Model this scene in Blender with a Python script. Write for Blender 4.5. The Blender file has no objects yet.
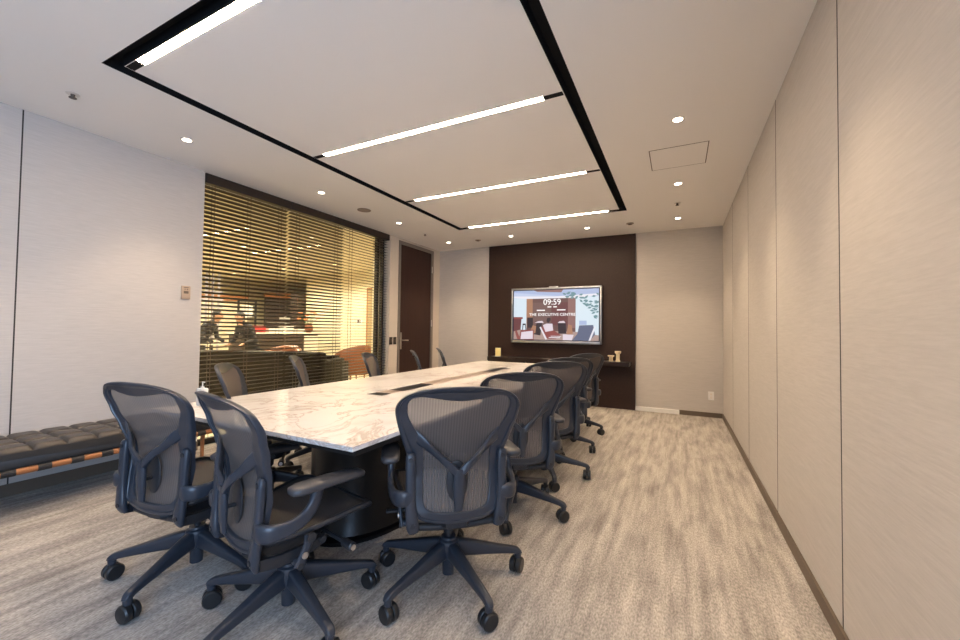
import bpy, bmesh, math, random
from mathutils import Vector, Matrix
random.seed(7)
PI = math.pi
col = bpy.context.scene.collection
H = 2.7
XR, YB, XL, YF = 0.565, 6.46, -4.13, -3.0
EXPO = 1.0

# ------------------------------------------------------------------ materials
def mat(name, color=(0.5, 0.5, 0.5), rough=0.5, metal=0.0, spec=0.5, emis=None, estr=0.0, coat=0.0):
    m = bpy.data.materials.new(name); m.use_nodes = True
    b = m.node_tree.nodes['Principled BSDF']
    b.inputs['Base Color'].default_value = (*color, 1)
    b.inputs['Roughness'].default_value = rough
    b.inputs['Metallic'].default_value = metal
    b.inputs['Specular IOR Level'].default_value = spec
    if coat: b.inputs['Coat Weight'].default_value = coat
    if emis:
        b.inputs['Emission Color'].default_value = (*emis, 1)
        b.inputs['Emission Strength'].default_value = estr
    return m

def nd(m, t, **kw):
    n = m.node_tree.nodes.new(t)
    for k, v in kw.items():
        if k in n.inputs: n.inputs[k].default_value = v
        else: setattr(n, k, v)
    return n
def lk(m, a, ao, b, bi): m.node_tree.links.new(a.outputs[ao], b.inputs[bi])
def bsdf(m): return m.node_tree.nodes['Principled BSDF']
def ramp(m, stops):
    r = m.node_tree.nodes.new('ShaderNodeValToRGB')
    e = r.color_ramp.elements
    while len(e) < len(stops): e.new(0.5)
    for el, (p, c) in zip(e, stops):
        el.position = p; el.color = (*c, 1)
    return r
def coords(m, scale, rot=(0, 0, 0), kind='Object'):
    tc = nd(m, 'ShaderNodeTexCoord'); mp = nd(m, 'ShaderNodeMapping')
    mp.inputs['Scale'].default_value = scale; mp.inputs['Rotation'].default_value = rot
    lk(m, tc, kind, mp, 'Vector'); return mp
def mixc(m, blend, fac, a, ao, b, bo):
    x = nd(m, 'ShaderNodeMix', data_type='RGBA', blend_type=blend)
    x.inputs[0].default_value = fac
    m.node_tree.links.new(a.outputs[ao], x.inputs[6]); m.node_tree.links.new(b.outputs[bo], x.inputs[7])
    return x
def bump(m, src, out, strength, dist=0.002):
    b = nd(m, 'ShaderNodeBump', Strength=strength, Distance=dist)
    lk(m, src, out, b, 'Height'); lk(m, b, 'Normal', bsdf(m), 'Normal')

def fabric_wall(name, c1, c2):
    m = mat(name, c1, 0.85, spec=0.25)
    mp = coords(m, (5, 5, 70))
    n = nd(m, 'ShaderNodeTexNoise', Scale=1.6, Detail=6.0, Roughness=0.65); lk(m, mp, 'Vector', n, 'Vector')
    r = ramp(m, [(0.3, c2), (0.7, c1)]); lk(m, n, 'Fac', r, 'Fac')
    lk(m, r, 'Color', bsdf(m), 'Base Color'); bump(m, n, 'Fac', 0.35, 0.003)
    return m

M = {}
M['wall'] = fabric_wall('wall_fabric', (0.56, 0.525, 0.495), (0.49, 0.46, 0.433))
M['seam'] = mat('seam_dark', (0.02, 0.016, 0.014), 0.6)
M['ceil'] = mat('ceiling_paint', (0.88, 0.85, 0.82), 0.9, spec=0.2)
M['paint'] = mat('cream_paint', (0.62, 0.55, 0.47), 0.7, spec=0.3)
M['base'] = mat('baseboard_brown', (0.12, 0.09, 0.065), 0.5)
M['black'] = mat('black_matte', (0.012, 0.012, 0.013), 0.6)
M['trough'] = mat('trough_black', (0.010, 0.010, 0.011), 0.75, spec=0.15)
M['bgloss'] = mat('black_gloss', (0.006, 0.0055, 0.0055), 0.34, spec=0.35)
M['graph'] = mat('graphite_plastic', (0.028, 0.034, 0.047), 0.30)
M['graph2'] = mat('graphite_dark_plastic', (0.018, 0.020, 0.025), 0.42)
M['armpad'] = mat('arm_pad_vinyl', (0.045, 0.045, 0.050), 0.40)
M['caster'] = mat('caster_black', (0.012, 0.013, 0.015), 0.38)
M['steel'] = mat('steel', (0.55, 0.55, 0.56), 0.3, 1.0)
M['nickel'] = mat('satin_nickel', (0.60, 0.55, 0.48), 0.32, 1.0)
M['doorframe'] = mat('door_frame_grey', (0.22, 0.19, 0.165), 0.45, 0.3)
M['slat'] = mat('blind_slat_brown', (0.024, 0.015, 0.011), 0.5)
M['cord'] = mat('blind_cord', (0.10, 0.07, 0.05), 0.8)
M['darkframe'] = mat('window_frame_dark', (0.03, 0.027, 0.025), 0.4, 0.4)
M['wood'] = mat('bench_wood', (0.34, 0.13, 0.045), 0.4)
M['white'] = mat('white_plastic', (0.75, 0.74, 0.72), 0.4)
M['offwhite'] = mat('off_white_plastic', (0.72, 0.66, 0.58), 0.45)
M['beigeplate'] = mat('beige_plate', (0.42, 0.32, 0.24), 0.4)
M['yellow'] = mat('card_yellow', (0.80, 0.70, 0.28), 0.6)
M['cream'] = mat('cream_ceramic', (0.72, 0.62, 0.42), 0.45)
M['shelf'] = mat('shelf_dark_wood', (0.016, 0.008, 0.006), 0.3)
M['chanrefl'] = mat('channel_reflection_beige', (0.34, 0.27, 0.22), 0.3)  # beige of the reflection painted on the table channel
M['alu'] = mat('tv_frame_aluminium', (0.42, 0.43, 0.45), 0.35, 0.9)
M['lightdim'] = mat('lamp_off_glass', (0.35, 0.28, 0.22), 0.4)
M['speaker'] = mat('speaker_grille', (0.30, 0.24, 0.20), 0.7)
M['detector'] = mat('detector_dark', (0.14, 0.11, 0.09), 0.5, 0.5)
M['ring'] = mat('downlight_ring', (0.70, 0.66, 0.62), 0.4)
M['tan'] = mat('tan_leather', (0.20, 0.07, 0.03), 0.45)
M['dleather'] = mat('dark_leather', (0.012, 0.008, 0.006), 0.6, spec=0.2)
M['loungefloor'] = mat('lounge_floor_cream', (0.62, 0.52, 0.36), 0.5)
M['loungewall'] = mat('lounge_wall_cream', (0.72, 0.66, 0.50), 0.7)
M['dpanel'] = mat('lounge_dark_panel', (0.05, 0.033, 0.026), 0.4)
M['red'] = mat('red_card', (0.62, 0.03, 0.03), 0.5)
M['bwood'] = mat('warm_wood', (0.36, 0.15, 0.055), 0.45)
M['lilac'] = mat('screen_lilac', (0.40, 0.38, 0.42), 0.6)
M['suit'] = mat('suit_dark', (0.018, 0.018, 0.022), 0.8)
M['skin'] = mat('skin_tone', (0.50, 0.27, 0.17), 0.55)
M['hair'] = mat('hair_black', (0.012, 0.010, 0.009), 0.5)
M['green'] = mat('leaf_green', (0.06, 0.14, 0.05), 0.5)
M['orange'] = mat('petal_orange', (0.75, 0.24, 0.08), 0.6)
M['lamp'] = mat('linear_lamp', (1, 1, 1), 0.5, emis=(1.0, 0.755, 0.52), estr=58.0)
M['dl'] = mat('downlight_lamp', (1, 1, 1), 0.5, emis=(1.0, 0.86, 0.68), estr=12.0)
M['llamp'] = mat('added_lounge_lamp', (1, 1, 1), 0.5, emis=(1.0, 0.78, 0.46), estr=2.5)

# brown leather-look feature panel
m = M['brown'] = mat('brown_panel', (0.050, 0.026, 0.019), 0.55, spec=0.3)
mp = coords(m, (30, 30, 30)); n = nd(m, 'ShaderNodeTexNoise', Scale=2.0, Detail=6.0); lk(m, mp, 'Vector', n, 'Vector')
r = ramp(m, [(0.3, (0.024, 0.012, 0.009)), (0.7, (0.037, 0.019, 0.014))]); lk(m, n, 'Fac', r, 'Fac'); lk(m, r, 'Color', bsdf(m), 'Base Color'); bump(m, n, 'Fac', 0.3)
m = M['door'] = mat('door_brown', (0.060, 0.024, 0.016), 0.5, spec=0.3)
mp = coords(m, (3, 40, 1.2)); n = nd(m, 'ShaderNodeTexNoise', Scale=1.5, Detail=6.0); lk(m, mp, 'Vector', n, 'Vector')
r = ramp(m, [(0.3, (0.030, 0.013, 0.010)), (0.7, (0.045, 0.020, 0.014))]); lk(m, n, 'Fac', r, 'Fac'); lk(m, r, 'Color', bsdf(m), 'Base Color')
# bench leather
m = M['leather'] = mat('black_leather', (0.040, 0.033, 0.028), 0.36)
mp = coords(m, (60, 60, 60)); n = nd(m, 'ShaderNodeTexNoise', Scale=3.0, Detail=3.0); lk(m, mp, 'Vector', n, 'Vector'); bump(m, n, 'Fac', 0.25, 0.002)
# marble
m = M['marble'] = mat('marble_top', (0.8, 0.78, 0.75), 0.20)
mp = coords(m, (1.0, 0.75, 1.0), (0, 0, 0.5))
n0 = nd(m, 'ShaderNodeTexNoise', Scale=1.7, Detail=8.0, Roughness=0.6, Distortion=1.4); lk(m, mp, 'Vector', n0, 'Vector')
r0 = ramp(m, [(0.34, (0.66, 0.615, 0.58)), (0.48, (0.77, 0.745, 0.72)), (0.60, (0.79, 0.77, 0.75)), (0.74, (0.72, 0.68, 0.645))]); lk(m, n0, 'Fac', r0, 'Fac')
n1 = nd(m, 'ShaderNodeTexNoise', Scale=2.6, Detail=10.0, Roughness=0.62, Distortion=2.2); lk(m, mp, 'Vector', n1, 'Vector')
r1 = ramp(m, [(0.468, (1, 1, 1)), (0.496, (0.76, 0.68, 0.63)), (0.502, (0.64, 0.55, 0.50)), (0.53, (1, 1, 1))]); lk(m, n1, 'Fac', r1, 'Fac')
n2 = nd(m, 'ShaderNodeTexNoise', Scale=1.1, Detail=5.0); lk(m, mp, 'Vector', n2, 'Vector')
r2 = ramp(m, [(0.40, (0, 0, 0)), (0.62, (1, 1, 1))]); lk(m, n2, 'Fac', r2, 'Fac')
x = nd(m, 'ShaderNodeMix', data_type='RGBA', blend_type='MULTIPLY')
m.node_tree.links.new(r2.outputs['Color'], x.inputs[0]); m.node_tree.links.new(r0.outputs['Color'], x.inputs[6]); m.node_tree.links.new(r1.outputs['Color'], x.inputs[7])
m.node_tree.links.new(x.outputs[2], bsdf(m).inputs['Base Color'])
# carpet
m = M['carpet'] = mat('carpet', (0.3, 0.26, 0.22), 0.95, spec=0.1)
mp = coords(m, (22, 1.7, 1)); n = nd(m, 'ShaderNodeTexNoise', Scale=1.0, Detail=6.0, Roughness=0.6); lk(m, mp, 'Vector', n, 'Vector')
mp2 = coords(m, (4.0, 1.0, 1)); n2 = nd(m, 'ShaderNodeTexNoise', Scale=2.2, Detail=4.0, Roughness=0.6); lk(m, mp2, 'Vector', n2, 'Vector')
mp3 = coords(m, (150, 60, 1)); n3 = nd(m, 'ShaderNodeTexNoise', Scale=1.0, Detail=2.0); lk(m, mp3, 'Vector', n3, 'Vector')
r = ramp(m, [(0.30, (0.31, 0.285, 0.258)), (0.50, (0.44, 0.405, 0.37)), (0.72, (0.56, 0.52, 0.475))]); lk(m, n, 'Fac', r, 'Fac')
r2 = ramp(m, [(0.36, (0.74, 0.74, 0.75)), (0.55, (1.0, 1.0, 1.0))]); lk(m, n2, 'Fac', r2, 'Fac')
r3 = ramp(m, [(0.30, (0.64, 0.64, 0.64)), (0.70, (1.2, 1.2, 1.2))]); lk(m, n3, 'Fac', r3, 'Fac')
x1 = mixc(m, 'MULTIPLY', 1.0, r, 'Color', r2, 'Color'); x2 = mixc(m, 'MULTIPLY', 1.0, x1, 2, r3, 'Color')
m.node_tree.links.new(x2.outputs[2], bsdf(m).inputs['Base Color']); bump(m, n3, 'Fac', 0.6, 0.004)
# see-through woven mesh of the chairs
def mesh_mat(name, c, dens):
    m = mat(name, c, 0.55, spec=0.4)
    mp = coords(m, (1, 1, 1)); w = nd(m, 'ShaderNodeTexWave', Scale=27.0, Distortion=0.0); lk(m, mp, 'Vector', w, 'Vector')
    r = ramp(m, [(0.2, (dens - 0.09,) * 3), (0.8, (dens + 0.07,) * 3)]); lk(m, w, 'Fac', r, 'Fac')
    t = nd(m, 'ShaderNodeBsdfTransparent'); mx = nd(m, 'ShaderNodeMixShader')
    out = m.node_tree.nodes['Material Output']
    lk(m, r, 'Color', mx, 0); lk(m, t, 'BSDF', mx, 1); lk(m, bsdf(m), 'BSDF', mx, 2); lk(m, mx, 'Shader', out, 'Surface')
    return m
M['mesh'] = mesh_mat('chair_back_weave', (0.125, 0.105, 0.097), 0.80)
M['seatmesh'] = mesh_mat('chair_seat_weave', (0.065, 0.058, 0.055), 0.85)
# glass
m = M['glass'] = bpy.data.materials.new('window_glass'); m.use_nodes = True; nt = m.node_tree
nt.nodes.remove(nt.nodes['Principled BSDF'])
t = nd(m, 'ShaderNodeBsdfTransparent', Color=(0.96, 0.97, 0.95, 1)); g = nd(m, 'ShaderNodeBsdfGlossy', Roughness=0.0)
lw = nd(m, 'ShaderNodeLayerWeight', Blend=0.5); pw = nd(m, 'ShaderNodeMath', operation='POWER'); pw.inputs[1].default_value = 5.0; lk(m, lw, 'Facing', pw, 0)
f = nd(m, 'ShaderNodeMath', operation='MULTIPLY_ADD'); f.inputs[1].default_value = 0.96; f.inputs[2].default_value = 0.045; lk(m, pw, 'Value', f, 0)
mx = nd(m, 'ShaderNodeMixShader'); lk(m, f, 'Value', mx, 0); lk(m, t, 'BSDF', mx, 1); lk(m, g, 'BSDF', mx, 2); lk(m, mx, 'Shader', nt.nodes['Material Output'], 'Surface')

# ------------------------------------------------------------------ mesh builder
class MB:
    def __init__(s): s.bm = bmesh.new(); s.mi = 0
    def box(s, x0, x1, y0, y1, z0, z1, bev=0.0, seg=2, mtx=None):
        r = bmesh.ops.create_cube(s.bm, size=1.0); vs = r['verts']
        for v in vs:
            v.co = Vector(((x0 + x1) / 2 + v.co.x * (x1 - x0), (y0 + y1) / 2 + v.co.y * (y1 - y0), (z0 + z1) / 2 + v.co.z * (z1 - z0)))
        fs = {f for v in vs for f in v.link_faces}
        if bev:
            es = list({e for v in vs for e in v.link_edges})
            rr = bmesh.ops.bevel(s.bm, geom=es, offset=bev, segments=seg, profile=0.5, affect='EDGES')
            vs = list({v for f in rr['faces'] for v in f.verts} | {v for v in vs if v.is_valid})
            fs = {f for v in vs for f in v.link_faces}
        for f in fs: f.material_index = s.mi
        if mtx: bmesh.ops.transform(s.bm, matrix=mtx, verts=vs)
        return vs
    def loft(s, rings, closed_ring=True, closed_path=False, cap=True):
        L = [[s.bm.verts.new(p) for p in r] for r in rings]
        n = len(L[0]); R = len(L)
        for i in range(R if closed_path else R - 1):
            a, b = L[i], L[(i + 1) % R]
            for j in range(n if closed_ring else n - 1):
                k = (j + 1) % n
                f = s.bm.faces.new((a[j], a[k], b[k], b[j])); f.material_index = s.mi
        if cap and not closed_path and closed_ring:
            for r in (L[0][::-1], L[-1]):
                f = s.bm.faces.new(r); f.material_index = s.mi
        return L
    def lathe(s, prof, c=(0, 0, 0), seg=24, axis='z', cap=True):
        rings = []
        for r, h in prof:
            ring = []
            for k in range(seg):
                a = 2 * PI * k / seg; u, v = r * math.cos(a), r * math.sin(a)
                p = {'z': (u, v, h), 'y': (v, h, u), 'x': (h, u, v)}[axis]
                ring.append(Vector(p) + Vector(c))
            rings.append(ring)
        s.loft(rings, True, False, cap)
    def sweep(s, pts, sec, up=(0, 0, 1), n=10, power=2.0, sub=1):
        """pts path, sec list of (half-width along side, half-height along up) per point"""
        P = [Vector(p) for p in pts]; S = [Vector((a[0], a[1], 0)) for a in sec]
        if sub > 1: P = spline(P, sub); S = spline(S, sub)
        rings = []
        for i, p in enumerate(P):
            t = (P[min(i + 1, len(P) - 1)] - P[max(i - 1, 0)]).normalized()
            u0 = Vector(up); side = t.cross(u0)
            if side.length < 1e-4: side = t.cross(Vector((0, 1, 0)))
            side.normalize(); u = side.cross(t).normalized()
            ring = []
            for k in range(n):
                a = 2 * PI * k / n + PI / n; c, d = math.cos(a), math.sin(a)
                c = math.copysign(abs(c) ** (2 / power), c); d = math.copysign(abs(d) ** (2 / power), d)
                ring.append(p + side * (c * S[i].x) + u * (d * S[i].y))
            rings.append(ring)
        s.loft(rings)
    def prism(s, poly, lo, hi, axis='z'):
        def P(a, b, h): return {'z': (a, b, h), 'y': (a, h, b), 'x': (h, a, b)}[axis]
        s.loft([[P(a, b, lo) for a, b in poly], [P(a, b, hi) for a, b in poly]])
    def ball(s, c, r, seg=16, ring=10, sc=(1, 1, 1)):
        q = bmesh.ops.create_uvsphere(s.bm, u_segments=seg, v_segments=ring, radius=r)
        for v in q['verts']: v.co = Vector((v.co.x * sc[0], v.co.y * sc[1], v.co.z * sc[2])) + Vector(c)
        for f in {f for v in q['verts'] for f in v.link_faces}: f.material_index = s.mi
    def build(s, name, mats, parent=None, smooth=True, ang=38):
        bm = s.bm
        bmesh.ops.recalc_face_normals(bm, faces=bm.faces[:])
        for f in bm.faces: f.smooth = smooth
        if smooth:
            for e in bm.edges:
                if len(e.link_faces) == 2 and e.calc_face_angle(0) > math.radians(ang): e.smooth = False
        me = bpy.data.meshes.new(name); bm.to_mesh(me); bm.free()
        for mm in (mats if isinstance(mats, (list, tuple)) else [mats]): me.materials.append(mm)
        o = bpy.data.objects.new(name, me); col.objects.link(o)
        if parent: o.parent = parent
        return o

def spline(P, sub, closed=False):
    out = []; n = len(P)
    for i in range(n if closed else n - 1):
        if closed: a, b, c, d = P[(i - 1) % n], P[i], P[(i + 1) % n], P[(i + 2) % n]
        else: a, b, c, d = P[max(i - 1, 0)], P[i], P[i + 1], P[min(i + 2, n - 1)]
        for k in range(sub):
            t = k / sub
            out.append(0.5 * ((2 * b) + (c - a) * t + (2 * a - 5 * b + 4 * c - d) * t * t + (3 * b - a - 3 * c + d) * t ** 3))
    if not closed: out.append(P[-1].copy())
    return out
def interp(tab, z):
    if z <= tab[0][0]: return tab[0][1]
    for (a, u), (b, v) in zip(tab, tab[1:]):
        if z <= b:
            t = (z - a) / (b - a); t = t * t * (3 - 2 * t) * 0.5 + t * 0.5
            return u + (v - u) * t
    return tab[-1][1]

def empty(name, loc=(0, 0, 0), rz=0.0):
    o = bpy.data.objects.new(name, None); col.objects.link(o); o.location = loc; o.rotation_euler = (0, 0, rz)
    o.empty_display_size = 0.1; return o
def tag(o, label, cat, group=None, kind=None):
    o['label'] = label; o['category'] = cat
    if group: o['group'] = group
    if kind: o['kind'] = kind
    return o
def struct(o): o['kind'] = 'structure'; return o
def copy_tree(o, parent=None):
    c = o.copy(); col.objects.link(c); c.parent = parent
    for ch in list(o.children): copy_tree(ch, c)
    return c

# ------------------------------------------------------------------ room shell
b = MB(); b.box(XL - 0.3, XR + 0.12, YF - 0.1, YB + 0.12, -0.12, 0); struct(b.build('floor', M['carpet'], smooth=False))

# ceiling with the black recessed trough: slab pieces leave the channel open, a black channel lines it
TX0, TX1, TY0, TY1 = -2.972, -0.567, 1.012, 5.172     # outer edge of trough
IX0, IX1, IY0, IY1 = -2.890, -0.648, 1.085, 5.085     # inner edge
b = MB()
ZT = H + 0.12
b.box(XL - 0.4, TX0, YF - 0.1, YB + 0.12, H, ZT); b.box(TX1, XR + 0.12, YF - 0.1, YB + 0.12, H, ZT)
b.box(TX0, TX1, YF - 0.1, TY0, H, ZT); b.box(TX0, TX1, TY1, YB + 0.12, H, ZT)
b.box(IX0, IX1, IY0, IY1, H, ZT)
b.box(XL - 0.4, XR + 0.12, YF - 0.1, YB + 0.12, ZT, ZT + 0.05)
struct(b.build('ceiling', M['ceil'], smooth=False))
tr = empty('trim_1'); struct(tr)
b = MB()                                              # black lining
e = 0.004; zt = H + 0.06
b.box(TX0, TX1, TY0, IY0, zt, zt + e); b.box(TX0, TX1, IY1, TY1, zt, zt + e)
b.box(TX0, IX0, IY0, IY1, zt, zt + e); b.box(IX1, TX1, IY0, IY1, zt, zt + e)
b.box(TX0, TX0 + e, TY0, TY1, H - 0.001, zt); b.box(TX1 - e, TX1, TY0, TY1, H - 0.001, zt)
b.box(TX0, TX1, TY0, TY0 + e, H - 0.001, zt); b.box(TX0, TX1, TY1 - e, TY1, H - 0.001, zt)
b.box(IX0 - e, IX0, IY0, IY1, H - 0.001, zt); b.box(IX1, IX1 + e, IY0, IY1, H - 0.001, zt)
b.box(IX0, IX1, IY0 - e, IY0, H - 0.001, zt); b.box(IX0, IX1, IY1, IY1 + e, H - 0.001, zt)
o = b.build('trough_lining', M['trough'], tr, smooth=False)

# walls: dark backing with fabric panels leaving thin seams
def panel_wall(name, axis_pos, edges, z0, z1, side):
    """panels in the YZ plane; side=+1 faces +x"""
    b = MB(); b.mi = 1
    x0 = axis_pos - side * 0.012
    lo, hi = sorted((x0, axis_pos - side * 0.12))
    b.box(lo, hi, edges[0], edges[-1], z0, z1)
    b.mi = 0
    lo, hi = sorted((x0, axis_pos))
    for a, c in zip(edges, edges[1:]): b.box(lo, hi, a + 0.004, c - 0.004, z0, z1)
    b.mi = 1
    lo, hi = sorted((x0, axis_pos + side * 0.0008))
    for a in edges[1:-1]: b.box(lo, hi, a - 0.004, a + 0.004, z0, z1)
    return struct(b.build(name, [M['wall'], M['seam']], smooth=False))
panel_wall('wall_right', XR, [-0.25, 0.88, 2.002, 3.104, 4.230, 5.362, YB], 0.0, H, -1)
b = MB(); b.box(XR - 0.012, XR - 0.0001, YF, YB, 0, 0.065); struct(b.build('baseboard_right', M['base'], smooth=False))
WY0, WY1 = 2.205, 4.990
panel_wall('wall_left', XL, [YF, -1.0, 1.002, WY0], 0.0, H, 1)
b = MB(); b.box(XL, XL + 0.008, YF, WY0, 0, 0.085); struct(b.build('baseboard_left', M['base'], smooth=False))
# window reveal and post between the window and the door
b = MB(); b.box(XL - 0.22, XL - 0.12, WY0 - 0.05, WY0 - 0.001, 0, H); b.box(XL - 0.30, XL, WY1, 5.200, 0, H)
b.box(XL - 0.30, XL, 6.235, YB + 0.12, 0, H); b.box(XL - 0.30, XL, 5.200, 6.235, 2.665, H); b.box(XL - 0.30, XL - 0.20, 5.2, 6.235, 0, 2.665)
struct(b.build('wall_left_post', M['paint'], smooth=False))
b = MB(); b.box(XL - 0.3, XR + 0.12, YB, YB + 0.12, 0, H); struct(b.build('wall_back', M['wall'], smooth=False))
b = MB(); b.box(XL + 0.02, -3.06, YB - 0.012, YB - 0.0001, 0, 0.065); b.box(0.02, XR - 0.013, YB - 0.012, YB - 0.0001, 0, 0.065)
struct(b.build('baseboard_back', M['base'], smooth=False))
# wall behind the camera; unseen window added in the right wall to let in bluish daylight
FY0, FY1, FZ0, FZ1 = -2.75, -0.55, 0.30, 2.5
b = MB(); b.box(XL - 0.3, XR + 0.12, YF - 0.1, YF, 0, H); struct(b.build('wall_front', M['wall'], smooth=False))
b = MB(); b.box(XR, XR + 0.12, YF, FY0, 0, H); b.box(XR, XR + 0.12, FY1, -0.25, 0, H); b.box(XR, XR + 0.12, FY0, FY1, 0, FZ0); b.box(XR, XR + 0.12, FY0, FY1, FZ1, H)
struct(b.build('wall_right_added_window', M['wall'], smooth=False))
b = MB()
for yy in (FY0, -1.675, FY1 - 0.05): b.box(XR + 0.04, XR + 0.10, yy, yy + 0.05, FZ0, FZ1)
for zz in (FZ0, FZ1 - 0.05): b.box(XR + 0.04, XR + 0.10, FY0, FY1, zz, zz + 0.05)
struct(b.build('window_added', M['darkframe'], smooth=False))

# dark feature panel on back wall
b = MB(); b.box(-3.06, -0.578, YB - 0.03, YB - 0.0001, 0.0, H - 0.002, 0.002, 1)
struct(b.build('wall_back_panel', M['brown'], smooth=False))

# glazed wall to the lounge
GX = -4.285
b = MB()
for y0, y1 in ((WY0, WY0 + 0.035), (4.83, 4.875)): b.box(GX - 0.03, GX + 0.03, y0, y1, 0.0, H)
b.box(GX - 0.03, GX + 0.03, WY0, WY1, 0.0, 0.05); b.box(GX - 0.03, GX + 0.03, WY0, WY1, H - 0.05, H)
b.box(GX - 0.03, GX + 0.03, 4.95, WY1, 0, H)
win = struct(b.build('window_1', M['darkframe'], smooth=False))
b = MB()
for y0, y1 in ((WY0 + 0.036, 4.829), (4.876, 4.949)): b.box(GX - 0.004, GX + 0.004, y0, y1, 0.051, H - 0.051)
b.build('pane', M['glass'], win, smooth=False)

# door
dr = struct(empty('door_1', (XL, 5.72, 0)))
b = MB()
b.box(-0.02, 0.012, -0.515, -0.465, 0, 2.66, 0.003, 1); b.box(-0.02, 0.012, 0.455, 0.515, 0, 2.66, 0.003, 1); b.box(-0.02, 0.012, -0.465, 0.455, 2.605, 2.66, 0.003, 1)
b.build('door_frame', M['doorframe'], dr, smooth=False)
b = MB(); b.box(-0.06, -0.012, -0.465, 0.455, 0.005, 2.605); b.build('door_leaf', M['door'], dr, smooth=False)
b = MB()
b.box(-0.012, 0.0, -0.435, -0.398, 0.85, 1.13, 0.006, 2)
b.lathe([(0.009, -0.002), (0.009, 0.055)], (0, -0.417, 1.0), 12, 'x')
b.sweep([(0.052, -0.427, 1.0), (0.054, -0.36, 1.0), (0.052, -0.29, 0.998)], [(0.008, 0.009)] * 3, n=10)
b.build('door_handle', M['nickel'], dr)
b = MB()
for z in (0.3, 1.3, 2.3): b.lathe([(0.010, -0.06), (0.010, 0.06)], (0.012, 0.462, z), 10)
b.build('door_hinge', M['nickel'], dr)

# ------------------------------------------------------------------ ceiling lights
def linear(y, place, inner=True):
    t = empty('linear_ceiling_light', (0, y, H))
    tag(t, 'slim warm linear ceiling light, ' + place, 'ceiling light', 'linear lights of the ceiling tray')
    xa, xb = -2.885, -0.653
    la, lb = xa + 0.125, xb - 0.13
    for e0, e1 in ((xa, la), (lb, xb)):
        b = MB(); b.box(e0, e1, -0.0215, 0.0215, -0.0012, 0.02); b.build('end_cap', M['trough'], t, smooth=False)
    b = MB(); b.box(la, lb, -0.0215, 0.0215, -0.0008, 0.015); b.build('diffuser', M['lamp'], t)
    return t
linear(1.111, 'nearest one along the front of the black trough')
linear(2.438, 'second from the front across the ceiling tray')
linear(3.764, 'third from the front across the ceiling tray')
linear(5.105, 'farthest one along the back of the black trough')

DG = 'recessed downlights of the ceiling'
def downlight(x, y, label, power=32.0):
    t = empty('recessed_downlight', (x, y, H)); tag(t, label, 'downlight', DG)
    b = MB(); b.lathe([(0.030, -0.0005), (0.031, -0.004), (0.043, -0.003), (0.045, 0.0)], (0, 0, 0), 28); b.build('trim_ring', M['ring'], t)
    b = MB(); b.lathe([(0.001, -0.0046), (0.029, -0.0046), (0.029, -0.001)], (0, 0, 0), 28); b.build('lamp', M['dl'], t)
    l = bpy.data.lights.new('downlight_beam', 'SPOT'); l.energy = power; l.color = (1.0, 0.76, 0.50); l.spot_size = math.radians(84); l.spot_blend = 0.75; l.shadow_soft_size = 0.035
    lo = bpy.data.objects.new('downlight_beam', l); col.objects.link(lo); lo.parent = t; lo.location = (0, 0, -0.02)
for i, y in enumerate((0.39, 1.74, 3.09, 4.442, 5.793)):
    downlight(0.0, y, ['small lit downlight out above the camera near the right wall', 'small lit downlight above the frame near the right wall',
        'small lit downlight beside the ceiling hatch, nearest the right wall', 'small lit downlight behind the ceiling hatch near the right wall', 'small lit downlight in the back right corner of the ceiling'][i])
for i, y in enumerate((0.40, 1.753, 3.102, 4.472, 5.84)):
    downlight(-3.56, y, ['small lit downlight above the bench, out of the frame', 'small lit downlight over the bench by the left wall', 'small lit downlight in front of the blinds, left of the round speaker',
        'small lit downlight by the far end of the blinds', 'small lit downlight in front of the dark brown door'][i])
downlight(-2.393, 5.84, 'small lit downlight over the left part of the brown wall panel')
downlight(-1.188, 5.82, 'small lit downlight over the right part of the brown wall panel')

def disc(name, mats, x, y, prof, label, cat, group=None):
    b = MB(); b.lathe(prof, (x, y, H), 24); o = b.build(name, mats); tag(o, label, cat, group); return o
disc('ceiling_speaker', M['speaker'], -3.583, 3.80, [(0.085, -0.0005), (0.083, -0.006), (0.001, -0.007)], 'round beige ceiling speaker grille in front of the blinds', 'speaker')
for x, y, lb in ((-3.545, 1.073, 'small dark sprinkler head in the ceiling near the left wall'), (-3.59, 5.17, 'small dark sprinkler head in the ceiling near the brown door'),
                 (-0.006, 5.114, 'small dark sprinkler head between two downlights at the back right')):
    t = tag(empty('ceiling_sprinkler', (x, y, H)), lb, 'sprinkler', 'ceiling sprinkler heads')
    b = MB(); b.lathe([(0.035, 0.0), (0.034, -0.004), (0.012, -0.005)], seg=20); b.build('escutcheon', M['ring'], t)
    b = MB(); b.lathe([(0.012, -0.004), (0.010, -0.022), (0.020, -0.024), (0.020, -0.028)], seg=16); b.build('nozzle', M['detector'], t)
for x, y, lb in ((-3.006, 5.878, 'round unlit ceiling detector over the left edge of the brown panel'), (-0.597, 5.811, 'round unlit ceiling detector over the right edge of the brown panel')):
    t = tag(empty('ceiling_detector', (x, y, H)), lb, 'detector', 'round unlit ceiling detectors')
    b = MB(); b.lathe([(0.050, -0.0005), (0.048, -0.010), (0.030, -0.012)], seg=24); b.build('housing', M['lightdim'], t)
    b = MB(); b.lathe([(0.028, -0.011), (0.024, -0.020), (0.001, -0.022)], seg=20); b.build('sensor', M['detector'], t)
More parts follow.
